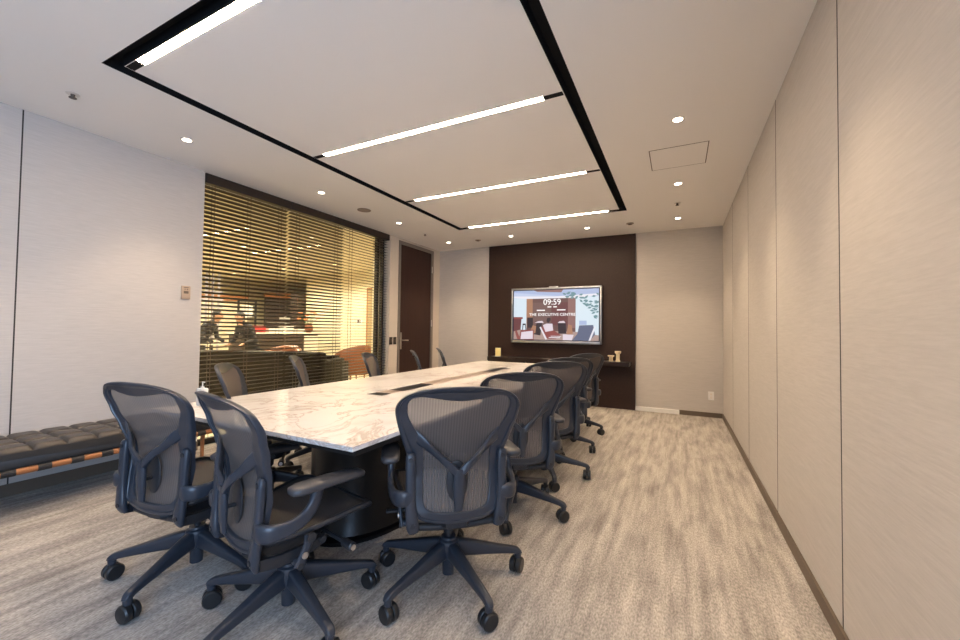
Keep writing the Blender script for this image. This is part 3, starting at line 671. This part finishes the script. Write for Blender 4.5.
    # column and base
    b = MB(); b.lathe([(0.014, 0.20), (0.014, 0.305)], seg=16); b.lathe([(0.024, 0.235), (0.024, 0.30)], seg=16); b.build('gas_column', M['graph2'], t)
    b = MB(); b.lathe([(0.022, 0.040), (0.027, 0.043), (0.029, 0.10), (0.045, 0.135), (0.052, 0.175), (0.046, 0.200), (0.036, 0.206), (0.034, 0.216), (0.020, 0.217)], seg=24); b.build('base_hub', M['graph'], t)
    b = MB()
    b.sweep([(0.030, 0, 0.158), (0.08, 0, 0.154), (0.21, 0, 0.131), (0.312, 0, 0.112), (0.347, 0, 0.101), (0.362, 0, 0.088)], [(0.024, 0.040), (0.024, 0.036), (0.020, 0.023), (0.0165, 0.016), (0.0165, 0.014), (0.010, 0.008)], n=16, sub=4, power=4.5)
    b.lathe([(0.016, 0.070), (0.018, 0.10)], (0.348, 0, 0), 14)
    leg = b.build('base_leg', M['graph'], t, ang=50)
    b = MB()
    for s_ in (-1, 1): b.lathe([(0.012, s_ * 0.003), (0.033, s_ * 0.003), (0.036, s_ * 0.006), (0.036, s_ * 0.023), (0.031, s_ * 0.029), (0.010, s_ * 0.030)], (0, 0, 0.0365), 24, 'y')
    b.lathe([(0.008, -0.008), (0.008, 0.008)], (0, 0, 0.0365), 12, 'y'); b.lathe([(0.007, 0.032), (0.007, 0.07)], (0.008, 0, 0), 10)
    cs = b.build('caster', M['caster'], leg); cs.location = (0.342, 0, 0)
    for k in range(4): copy_tree(leg, t)
    return t
chair0 = make_chair(); first = [True]
CG = 'mesh office chairs around the conference table'
def chair(x, y, face, base, label, rr=0, dz=-0.018):
    t = chair0 if first[0] else copy_tree(chair0); first[0] = False
    t.location = (x, y, 0); t.rotation_euler = (0, 0, math.radians(face - 90)); k = 0
    rng = random.Random(rr)
    for ch in t.children:
        if not ch.name.startswith(('base_', 'gas_column')): ch.location.z = dz
        if ch.name.startswith('base_leg'):
            ch.rotation_euler = (0, 0, math.radians(base + 72 * k - (face - 90))); k += 1
            for cc in ch.children: cc.rotation_euler = (0, 0, rng.uniform(0.5, 2.2))
    tag(t, label, 'chair', CG); return t
chair(-2.105, 1.135, 98, 4, 'mesh office chair at the near table end by the bench, left of the front pair', 1, -0.010)
chair(-1.452, 1.145, 78, -15, 'mesh office chair at the near table end, its armrest under the marble corner', 2, -0.012)
chair(-0.97, 1.63, 130, 41, 'nearest office chair on the right side, its whole Y-shaped back facing us', 3, 0.0)
chair(-0.985, 2.485, 124, -3, 'office chair second from the front on the right side of the table', 4)
chair(-0.99, 3.19, 127, 12, 'office chair third from the front on the right side of the table', 5, 0.0)
chair(-1.09, 3.95, 128, 3, 'office chair fourth from the front on the right side, mostly hidden', 6)
chair(-1.13, 4.73, 140, -5, 'office chair last on the right side, close to the dark shelf', 7)
chair(-2.53, 1.82, 47, 36, 'brown-looking office chair nearest on the left side, before the blinds', 8)
chair(-2.81, 2.58, 45, 40, 'office chair second from the front on the left side, before the blinds', 9)
chair(-2.62, 3.27, 31, 5, 'dark office chair third on the left side, before the right blind', 10)
chair(-2.53, 3.95, 37, 36, 'office chair back seen edge-on in front of the brown door', 11)
chair(-2.61, 4.63, 34, 12, 'black office chair back seen edge-on against the pale back wall', 12)

# ------------------------------------------------------------------ lounge beyond the glass
b = MB(); b.box(-13.2, XL - 0.3, 0.5, 11.2, -0.12, -0.0); struct(b.build('floor_lounge', M['loungefloor'], smooth=False))
b = MB(); b.box(-13.2, XL - 0.4, 0.5, 11.2, H, H + 0.12); struct(b.build('ceiling_lounge', M['loungewall'], smooth=False))
b = MB(); b.box(-13.2, -13.0, 0.5, 11.2, 0, H); struct(b.build('wall_lounge_far', M['loungewall'], smooth=False))
b = MB(); b.box(-9.7, XL - 0.3, 8.0, 8.12, 0, H); struct(b.build('wall_lounge_right', M['loungewall'], smooth=False))
b = MB(); b.box(-13.0, -9.7, 11.0, 11.12, 0, H); b.box(-9.82, -9.7, 8.12, 11.0, 0, H); struct(b.build('wall_lounge_back', M['loungewall'], smooth=False))
b = MB(); b.box(-13.0, XL - 0.3, 0.5, 0.62, 0, H); struct(b.build('wall_lounge_near', M['loungewall'], smooth=False))
b = MB(); b.box(XL - 0.36, XL - 0.30, 0.62, WY0 - 0.05, 0, H); b.box(XL - 0.36, XL - 0.30, WY1, 8.0, 0, H); struct(b.build('wall_lounge_partition', M['loungewall'], smooth=False))
d2 = struct(empty('door_2', (-7.10, 8.0, 0)))
M['beigedoor'] = mat('beige_door', (0.38, 0.29, 0.16), 0.5)
b = MB(); b.box(-0.22, 0.22, -0.03, -0.001, 0.002, 2.22); b.build('door_leaf', M['beigedoor'], d2, smooth=False)
b = MB(); b.box(-0.26, -0.22, -0.035, -0.001, 0.002, 2.26); b.box(0.22, 0.26, -0.035, -0.001, 0.002, 2.26); b.box(-0.22, 0.22, -0.035, -0.001, 2.22, 2.26); b.build('door_frame', M['bwood'], d2, smooth=False)
t = tag(empty('light_switch', (-7.62, 8.0, 1.38)), 'dark wall switch seen through the right blind on the lounge wall', 'switch')
b = MB(); b.box(-0.09, 0.09, -0.012, -0.0005, -0.06, 0.06, 0.003, 1); b.build('plate', M['white'], t, smooth=False)
b = MB(); b.box(-0.07, -0.01, -0.016, -0.011, -0.045, 0.045); b.box(0.01, 0.04, -0.016, -0.011, -0.045, 0.045); b.build('rocker', M['dpanel'], t, smooth=False)
k_ = 0
for x in (-5.5, -7.3, -9.1, -11.2):  # downlights added to brighten the lounge, no such fittings in view
    for y in (2.4, 4.6, 6.8):
        t = tag(empty('recessed_downlight', (x, y, H)), 'small warm downlight added in the lounge ceiling beyond the blinds', 'downlight', 'added lounge ceiling downlights')
        b = MB(); b.lathe([(0.044, -0.0005), (0.044, -0.004), (0.056, -0.003), (0.058, 0.0)], seg=20); b.build('trim_ring', M['ring'], t)
        b = MB(); b.lathe([(0.001, -0.0046), (0.042, -0.0046), (0.042, -0.001)], seg=20); b.build('lamp', M['llamp'], t)
        l = bpy.data.lights.new('downlight_beam', 'SPOT'); l.energy = 105.0; l.color = (1.0, 0.88, 0.64); l.spot_size = math.radians(165); l.spot_blend = 0.5; l.shadow_soft_size = 0.05
        lo = bpy.data.objects.new('downlight_beam', l); col.objects.link(lo); lo.parent = t; lo.location = (0, 0, -0.02)

# sofa, back towards the glass
def seat_block(name, label, cat, loc, rz, w, d, h, mt, rolls=True, chan=0.16, arms=True, seat_h=0.42):
    t = tag(empty(name, (*loc, 0), rz), label, cat)
    b = MB(); rings = []                                # channelled back, rolled top; back faces -y
    prof = [(0.0, 0.10), (0.0, h - 0.10), (-0.035, h - 0.06), (-0.03, h - 0.015), (0.03, h), (0.12, h - 0.01), (0.17, h - 0.06), (0.16, 0.12)]
    n_ = max(8, int(w / chan) * 6)
    for i in range(n_ + 1):
        x = -w / 2 + w * i / n_; a = abs(math.sin(PI * (x + w / 2) / chan)) ** 0.6
        e = 0.0 if 0 < i < n_ else 0.02
        rings.append([(x, -d / 2 + y + (-0.014 * a if y < 0.1 else 0.0) + e, z - e) for y, z in prof])
    b.loft(rings); b.build('backrest', mt, t, ang=50)
    b = MB(); b.box(-w / 2 + 0.02, w / 2 - 0.02, -d / 2 + 0.165, d / 2, 0.10, seat_h - 0.12, 0.02, 2); b.build('seat_base', mt, t)
    nseat = max(1, round(w / 0.8)); sw = (w - 0.3) / nseat
    for i in range(nseat):
        b = MB(); b.box(-w / 2 + 0.15 + i * sw + 0.006, -w / 2 + 0.15 + (i + 1) * sw - 0.006, -d / 2 + 0.18, d / 2, seat_h - 0.119, seat_h + 0.02, 0.03, 3); b.build('cushion', mt, t)
    if arms:
        for s_ in (-1, 1):
            b = MB(); x0, x1 = sorted((s_ * (w / 2 - 0.14), s_ * w / 2)); b.box(x0, x1, -d / 2 + 0.165, d / 2, 0.10, h - 0.14, 0.04, 3); b.build('arm', mt, t)
    for sx_ in (-1, 1):
        for sy_ in (-1, 1):
            b = MB(); b.lathe([(0.014, 0.0004), (0.022, 0.105)], (sx_ * (w / 2 - 0.08), sy_ * (d / 2 - 0.1) + 0.03, 0), 12); b.build('leg', M['bwood'], t)
    return t
seat_block('lounge_sofa', 'long dark channelled leather sofa behind the blinds, its back toward the table', 'sofa', (-6.22, 4.255), math.radians(21), 2.55, 0.85, 0.82, M['dleather'])
seat_block('tub_armchair', 'dark channelled leather armchair behind the right blind, next to the dark sofa', 'armchair', (-5.93, 5.36), math.radians(25), 0.66, 0.66, 0.70, M['dleather'], chan=0.11)
# tan barrel chairs
def barrel(label, x, y, rz, s=1.0):
    t = tag(empty('barrel_armchair', (x, y, 0), rz), label, 'armchair', 'tan leather barrel armchairs of the lounge')
    b = MB(); rings = []; N = 26
    for i in range(N + 1):
        a = math.radians(-215 + 250 * i / N)            # open towards +y
        f_ = abs(i / N - 0.5) * 2; hgt = 0.82 - 0.26 * f_ ** 1.6; r0, r1 = 0.40 * s, 0.30 * s
        rings.append([(math.cos(a) * (r0 - 0.05), math.sin(a) * (r0 - 0.05), 0.16), (math.cos(a) * r0, math.sin(a) * r0, 0.40), (math.cos(a) * (r0 + 0.05), math.sin(a) * (r0 + 0.05), hgt - 0.03),
                      (math.cos(a) * (r0 + 0.02), math.sin(a) * (r0 + 0.02), hgt), (math.cos(a) * (r1 + 0.02), math.sin(a) * (r1 + 0.02), hgt - 0.03), (math.cos(a) * r1, math.sin(a) * r1, 0.30)])
    b.loft(rings); b.build('shell', M['tan'], t, ang=60)
    b = MB(); b.lathe([(0.30, 0.16), (0.335, 0.18), (0.335, 0.30)], seg=28); b.build('seat_base', M['tan'], t)
    b = MB(); b.lathe([(0.27, 0.301), (0.295, 0.32), (0.295, 0.41), (0.26, 0.44), (0.02, 0.45)], seg=28); b.build('cushion', M['tan'], t)
    for k in range(4):
        a = PI / 4 + k * PI / 2; b = MB(); b.lathe([(0.012, 0.0004), (0.018, 0.17)], (0.24 * math.cos(a), 0.24 * math.sin(a), 0), 12); b.build('leg', M['bwood'], t)
barrel('tan leather barrel armchair behind the right blind in front of the cream wall', -6.55, 6.72, math.radians(75), 0.95)
barrel('tan leather armchair whose top shows over the back of the dark sofa', -7.25, 5.35, math.radians(200), 0.95)

# reception counter with goods
ct = tag(empty('reception_counter', (-8.85, 6.45, 0), math.radians(84)), 'dark reception counter with a pale top seen through the left blind', 'counter')
b = MB(); b.box(-0.95, 0.95, -0.30, 0.30, 0.0004, 1.02, 0.004, 1); b.build('body', M['dpanel'], ct, smooth=False)
b = MB(); b.box(-1.0, 1.0, -0.34, 0.34, 1.0201, 1.06, 0.004, 1); b.build('counter_top', M['offwhite'], ct, smooth=False)
b = MB(); b.box(0.55, 0.94, 0.3, 0.32, 0.05, 0.98); b.box(0.55, 0.94, -0.32, -0.3, 0.05, 0.98); b.build('pale_panel', M['offwhite'], ct, smooth=False)
def on_counter(u, v): 
    a = math.radians(84); return (-8.85 + u * math.cos(a) - v * math.sin(a), 6.45 + u * math.sin(a) + v * math.cos(a), 1.0603)
for i, u in enumerate((-0.80, -0.68, -0.56, -0.44)):
    t = tag(empty('gift_box', on_counter(u, -0.18), math.radians(84)), ['bright red box at the left end of the row on the counter', 'bright red box second from the left in the row on the counter', 'bright red box third from the left in the row on the counter', 'bright red box at the right end of the row on the counter'][i], 'box', 'red boxes on the reception counter')
    b = MB(); b.box(-0.056, 0.056, -0.05, 0.05, 0, 0.12, 0.003, 1); b.build('carton', M['red'], t, smooth=False)
    b = MB(); b.box(-0.058, 0.058, -0.052, 0.052, 0.1201, 0.155, 0.003, 1); b.build('lid', M['red'], t, smooth=False)
for i, (u, w_, h_) in enumerate(((-0.18, 0.16, 0.10), (0.16, 0.14, 0.16), (0.46, 0.12, 0.09))):
    t = tag(empty('paper_tray', on_counter(u, -0.15), math.radians(84)), ['low pale tray of papers on the counter right of the red boxes', 'taller pale stack of trays on the middle of the counter', 'small pale tray on the counter beside the flower vase'][i], 'tray', 'pale trays on the counter')
    b = MB(); b.box(-w_, w_, -0.12, 0.12, 0, 0.012, 0.002, 1); b.box(-w_, -w_ + 0.01, -0.12, 0.12, 0.012, h_); b.box(w_ - 0.01, w_, -0.12, 0.12, 0.012, h_); b.box(-w_, w_, 0.11, 0.12, 0.012, h_); b.build('tray', M['white'], t, smooth=False)
    b = MB(); b.box(-w_ + 0.012, w_ - 0.012, -0.115, 0.105, 0.0121, h_ * 0.8); b.build('papers', M['offwhite'], t, smooth=False)
p_ = on_counter(0.80, -0.12)
t = tag(empty('flower_vase', p_), 'vase of orange flowers on the right end of the reception counter', 'vase')
b = MB(); b.lathe([(0.06, 0), (0.10, 0.05), (0.11, 0.14), (0.07, 0.22), (0.075, 0.24), (0.06, 0.24)], seg=20); b.build('vase', M['tan'], t)
rng = random.Random(5)
for k in range(9):
    a = rng.uniform(0, 2 * PI); r_ = rng.uniform(0.05, 0.26); z = rng.uniform(0.34, 0.55); q = (r_ * math.cos(a), r_ * math.sin(a), z)
    b = MB(); b.sweep([(0, 0, 0.12), (q[0] * 0.4, q[1] * 0.4, 0.27), q], [(0.005, 0.005)] * 3, n=6, sub=3); st = b.build('flower_stem', M['green'], t)
    b = MB()
    for j in range(5):
        c = 2 * PI * j / 5; b.ball((q[0] + 0.026 * math.cos(c), q[1] + 0.026 * math.sin(c), q[2]), 0.026, 8, 6, (1, 1, 0.7))
    b.build('blossom', M['orange'], st)

# far fittings: dark cabinet with shelves, wooden fascia, sign, column, lattice screen
t = tag(empty('tall_cabinet', (-11.3, 9.05, 0), math.radians(60)), 'tall dark wall cabinet behind the reception counter', 'cabinet')
b = MB(); b.box(-1.0, 1.0, 0.0, 0.4, 0.0004, 2.15, 0.004, 1); b.build('body', M['dpanel'], t, smooth=False)
b = MB(); b.box(-1.02, 1.02, -0.03, 0.42, 2.1501, 2.30); b.build('fascia', M['bwood'], t, smooth=False)
for k in range(3):
    b = MB(); b.box(-0.98 + 0.66 * k, -0.36 + 0.66 * k, -0.02, -0.0005, 0.05, 1.0); dd = b.build('cabinet_door', M['shelf'], t, smooth=False)
    b = MB(); b.box(-0.42 + 0.66 * k, -0.40 + 0.66 * k, -0.035, -0.02, 0.6, 0.8); b.build('door_pull', M['nickel'], dd, smooth=False)
b = MB(); b.box(-0.95, 0.30, -0.02, -0.0005, 1.30, 1.34); b.box(-0.6, 0.1, -0.03, -0.0005, 1.45, 1.55); b.build('shelf_edge', M['white'], t, smooth=False)
t = tag(empty('timber_screen', (-12.6, 7.0, 0), math.radians(75)), 'pale back wall panel with warm wooden fascia behind the counter', 'panel')
b = MB(); b.box(-1.2, 1.0, 0, 0.08, 0.0004, 2.0); b.build('pale_panel', M['loungewall'], t, smooth=False)
b = MB(); b.box(-1.2, 1.0, -0.06, 0.09, 2.0001, 2.16); b.build('fascia', M['bwood'], t, smooth=False)
b = MB(); b.box(-1.15, -0.55, -0.09, -0.061, 2.02, 2.15); b.build('sign_plate', M['white'], t, smooth=False)
b = MB(); b.box(-9.98, -9.72, 7.70, 7.985, 0.0004, 2.20); tag(b.build('dark_column', M['dpanel'], smooth=False), 'narrow dark column at the left end of the lounge cream wall', 'column')
t = tag(empty('lattice_screen', (-9.9, 5.15, 0), math.radians(62)), 'tall pale lattice screen behind the two people at the left edge of the blinds', 'screen')
b = MB()
for k in range(8): b.box(-0.42 + 0.12 * k, -0.37 + 0.12 * k, -0.012, 0.012, 0.0004, 2.45)
b.build('upright_slats', M['lilac'], t, smooth=False)
b = MB()
for k in range(14): b.box(-0.43, 0.53, 0.0125, 0.03, 0.05 + 0.175 * k, 0.09 + 0.175 * k)
b.build('cross_slats', M['lilac'], t, smooth=False)
t = tag(empty('black_frame_unit', (-10.1, 6.5, 0), math.radians(62)), 'tall narrow black display frame right of the lattice screen', 'display stand')
b = MB(); b.box(-0.22, -0.17, -0.03, 0.03, 0.0004, 1.9); b.box(0.17, 0.22, -0.03, 0.03, 0.0004, 1.9); b.box(-0.17, 0.17, -0.03, 0.03, 1.85, 1.9); b.box(-0.17, 0.17, -0.03, 0.03, 0.9, 0.95); b.build('frame', M['black'], t, smooth=False)
b = MB(); b.box(-0.13, 0.13, -0.015, 0.015, 1.45, 1.75); b.box(-0.01, 0.01, -0.01, 0.01, 1.75, 1.85); b.build('display_sheet', M['white'], t, smooth=False)
t = tag(empty('standing_table', (-8.10, 4.52, 0)), 'small pale side table in front of the two people in dark jackets', 'table')
b = MB(); b.lathe([(0.27, 0.835), (0.28, 0.85), (0.27, 0.865)], seg=32); b.build('table_top', M['offwhite'], t)
b = MB(); b.lathe([(0.22, 0.0004), (0.22, 0.02), (0.03, 0.03), (0.03, 0.8349)], seg=20); b.build('pedestal', M['black'], t)

# two people leaning at the side table
def skin(name, verts, edges, rad, mt, parent, sub=2, root=0):
    me = bpy.data.meshes.new(name); me.from_pydata(verts, edges, []); me.materials.append(mt)
    o = bpy.data.objects.new(name, me); col.objects.link(o); o.parent = parent
    o.modifiers.new('skin', 'SKIN').use_smooth_shade = True
    for i, r_ in enumerate(rad): me.skin_vertices[0].data[i].radius = (r_, r_) if not isinstance(r_, tuple) else r_
    me.skin_vertices[0].data[root].use_root = True
    s_ = o.modifiers.new('sub', 'SUBSURF'); s_.levels = s_.render_levels = sub
    return o
def person(x, y, rz, label, k=1.0):
    t = tag(empty('person', (x, y, 0), rz), label, 'person', 'people in the lounge')   # faces +y, leaning forward
    V = [(0, -0.12, 0.86), (0, -0.04, 1.02), (0, 0.08, 1.20), (0, 0.17, 1.31), (0, 0.22, 1.38), (0, 0.26, 1.44),
         (-0.10, -0.12, 0.82), (-0.11, -0.05, 0.46), (-0.11, -0.10, 0.08), (-0.11, 0.06, 0.035), (0.10, -0.12, 0.82), (0.11, -0.05, 0.46), (0.11, -0.10, 0.08), (0.11, 0.06, 0.035),
         (-0.19, 0.13, 1.27), (-0.25, 0.14, 1.02), (-0.19, 0.34, 0.93), (0.19, 0.13, 1.27), (0.25, 0.14, 1.02), (0.19, 0.34, 0.93)]
    Ed = [(0, 1), (1, 2), (2, 3), (3, 4), (4, 5), (0, 6), (6, 7), (7, 8), (8, 9), (0, 10), (10, 11), (11, 12), (12, 13), (3, 14), (14, 15), (15, 16), (3, 17), (17, 18), (18, 19)]
    Rd = [0.13, 0.13, 0.15, 0.10, 0.055, 0.05, 0.095, 0.065, 0.045, 0.034, 0.095, 0.065, 0.045, 0.034, 0.062, 0.047, 0.036, 0.062, 0.047, 0.036]
    V = [(a * k, b_ * k, c * k) for a, b_, c in V]; Rd = [r_ * k for r_ in Rd]
    V[9] = (V[9][0], V[9][1], 0.036 * k); V[13] = (V[13][0], V[13][1], 0.036 * k)
    skin('suit', V, Ed, Rd, M['suit'], t)
    b = MB(); hc = Vector((0, 0.30, 1.50)) * k
    b.ball(hc, 0.1 * k, 20, 14, (0.78, 0.95, 1.14)); b.ball(hc + Vector((0, 0.10, -0.01)) * k, 0.018 * k, 8, 6, (0.8, 1, 1.3))
    for s_ in (-1, 1): b.ball(hc + Vector((s_ * 0.078, 0, 0)) * k, 0.02 * k, 8, 6, (0.5, 0.8, 1.3))
    b.ball(hc + Vector((0, 0.083, -0.055)) * k, 0.02 * k, 8, 6, (1.3, 0.5, 0.35)); b.lathe([(0.045 * k, -0.17 * k), (0.042 * k, -0.05 * k)], hc + Vector((0, -0.03, 0)) * k, 12)
    hd = b.build('head', M['skin'], t)
    b = MB()
    for s_ in (-1, 1): b.ball(hc + Vector((s_ * 0.03, 0.086, 0.015)) * k, 0.009 * k, 8, 6)
    b.build('eye', M['hair'], hd)
    b = MB(); b.ball(hc + Vector((0, -0.02, 0.035)) * k, 0.105 * k, 20, 12, (0.84, 0.92, 1.0)); b.build('hair', M['hair'], t)
    for s_ in (-1, 1):                                   # hands: palm and five fingers
        w = Vector((s_ * 0.19, 0.34, 0.93)) * k; V2 = [tuple(w), tuple(w + Vector((-s_ * 0.015, 0.05, -0.02)) * k), tuple(w + Vector((-s_ * 0.02, 0.085, -0.035)) * k)]; E2 = [(0, 1), (1, 2)]; R2 = [0.026 * k, 0.03 * k, 0.026 * k]
        for f_, (dx, l) in enumerate(((-0.03, 0.07), (-0.01, 0.08), (0.01, 0.075), (0.03, 0.06))):
            i0 = len(V2); V2 += [tuple(w + Vector((-s_ * 0.02 + dx, 0.085 + l * 0.55, -0.048)) * k), tuple(w + Vector((-s_ * 0.02 + dx, 0.085 + l, -0.062)) * k)]; E2 += [(2, i0), (i0, i0 + 1)]; R2 += [0.009 * k, 0.008 * k]
        i0 = len(V2); V2 += [tuple(w + Vector((-s_ * 0.055, 0.07, -0.03)) * k), tuple(w + Vector((-s_ * 0.06, 0.10, -0.045)) * k)]; E2 += [(1, i0), (i0, i0 + 1)]; R2 += [0.010 * k, 0.009 * k]
        skin('hand', V2, E2, R2, M['skin'], t, 1)
    return t
person(-8.75, 4.72, math.radians(-60), 'person in a dark jacket leaning at the pale side table, left of the two', 0.94)
person(-8.05, 5.25, math.radians(-165), 'person in a dark jacket leaning toward the first, right of the two', 0.92)

# ------------------------------------------------------------------ light from outside, camera, render settings
w = bpy.data.worlds.new('World'); bpy.context.scene.world = w; w.use_nodes = True
bg = w.node_tree.nodes['Background']; bg.inputs['Color'].default_value = (0.46, 0.67, 1.0, 1); bg.inputs['Strength'].default_value = 6.3
pl = bpy.data.lights.new('window_portal', 'AREA'); pl.shape = 'RECTANGLE'; pl.size = FZ1 - FZ0; pl.size_y = FY1 - FY0; pl.cycles.is_portal = True  # samples sky light through the added window
po = bpy.data.objects.new('window_portal', pl); col.objects.link(po); po.location = (XR + 0.125, (FY0 + FY1) / 2, (FZ0 + FZ1) / 2); po.rotation_euler = (0, PI / 2, 0)

F_, yaw, pitch, roll, hc_ = 394.517547, 0.465107791, 0.0251942398, 0.0127548492, 1.18776304
f = Vector((-math.sin(yaw) * math.cos(pitch), math.cos(yaw) * math.cos(pitch), math.sin(pitch)))
r = Vector((math.cos(yaw), math.sin(yaw), 0)); u = r.cross(f)
r2 = r * math.cos(roll) + u * math.sin(roll); u2 = -r * math.sin(roll) + u * math.cos(roll)
cam = bpy.data.cameras.new('camera'); cam.sensor_width = 36; cam.sensor_fit = 'HORIZONTAL'; cam.lens = 36 * F_ / 960; cam.clip_start = 0.05
co = bpy.data.objects.new('camera', cam); col.objects.link(co)
mw = Matrix((r2, u2, -f)).transposed().to_4x4(); mw.translation = (0, 0, hc_); co.matrix_world = mw
sc = bpy.context.scene; sc.camera = co
vs = sc.view_settings; vs.view_transform = 'Standard'; vs.look = 'None'; vs.gamma = 1; vs.exposure = EXPO; vs.use_curve_mapping = False
cy_ = sc.cycles; cy_.use_denoising = True; cy_.max_bounces = 10; cy_.transparent_max_bounces = 24; cy_.sample_clamp_indirect = 6.0; cy_.diffuse_bounces = 6
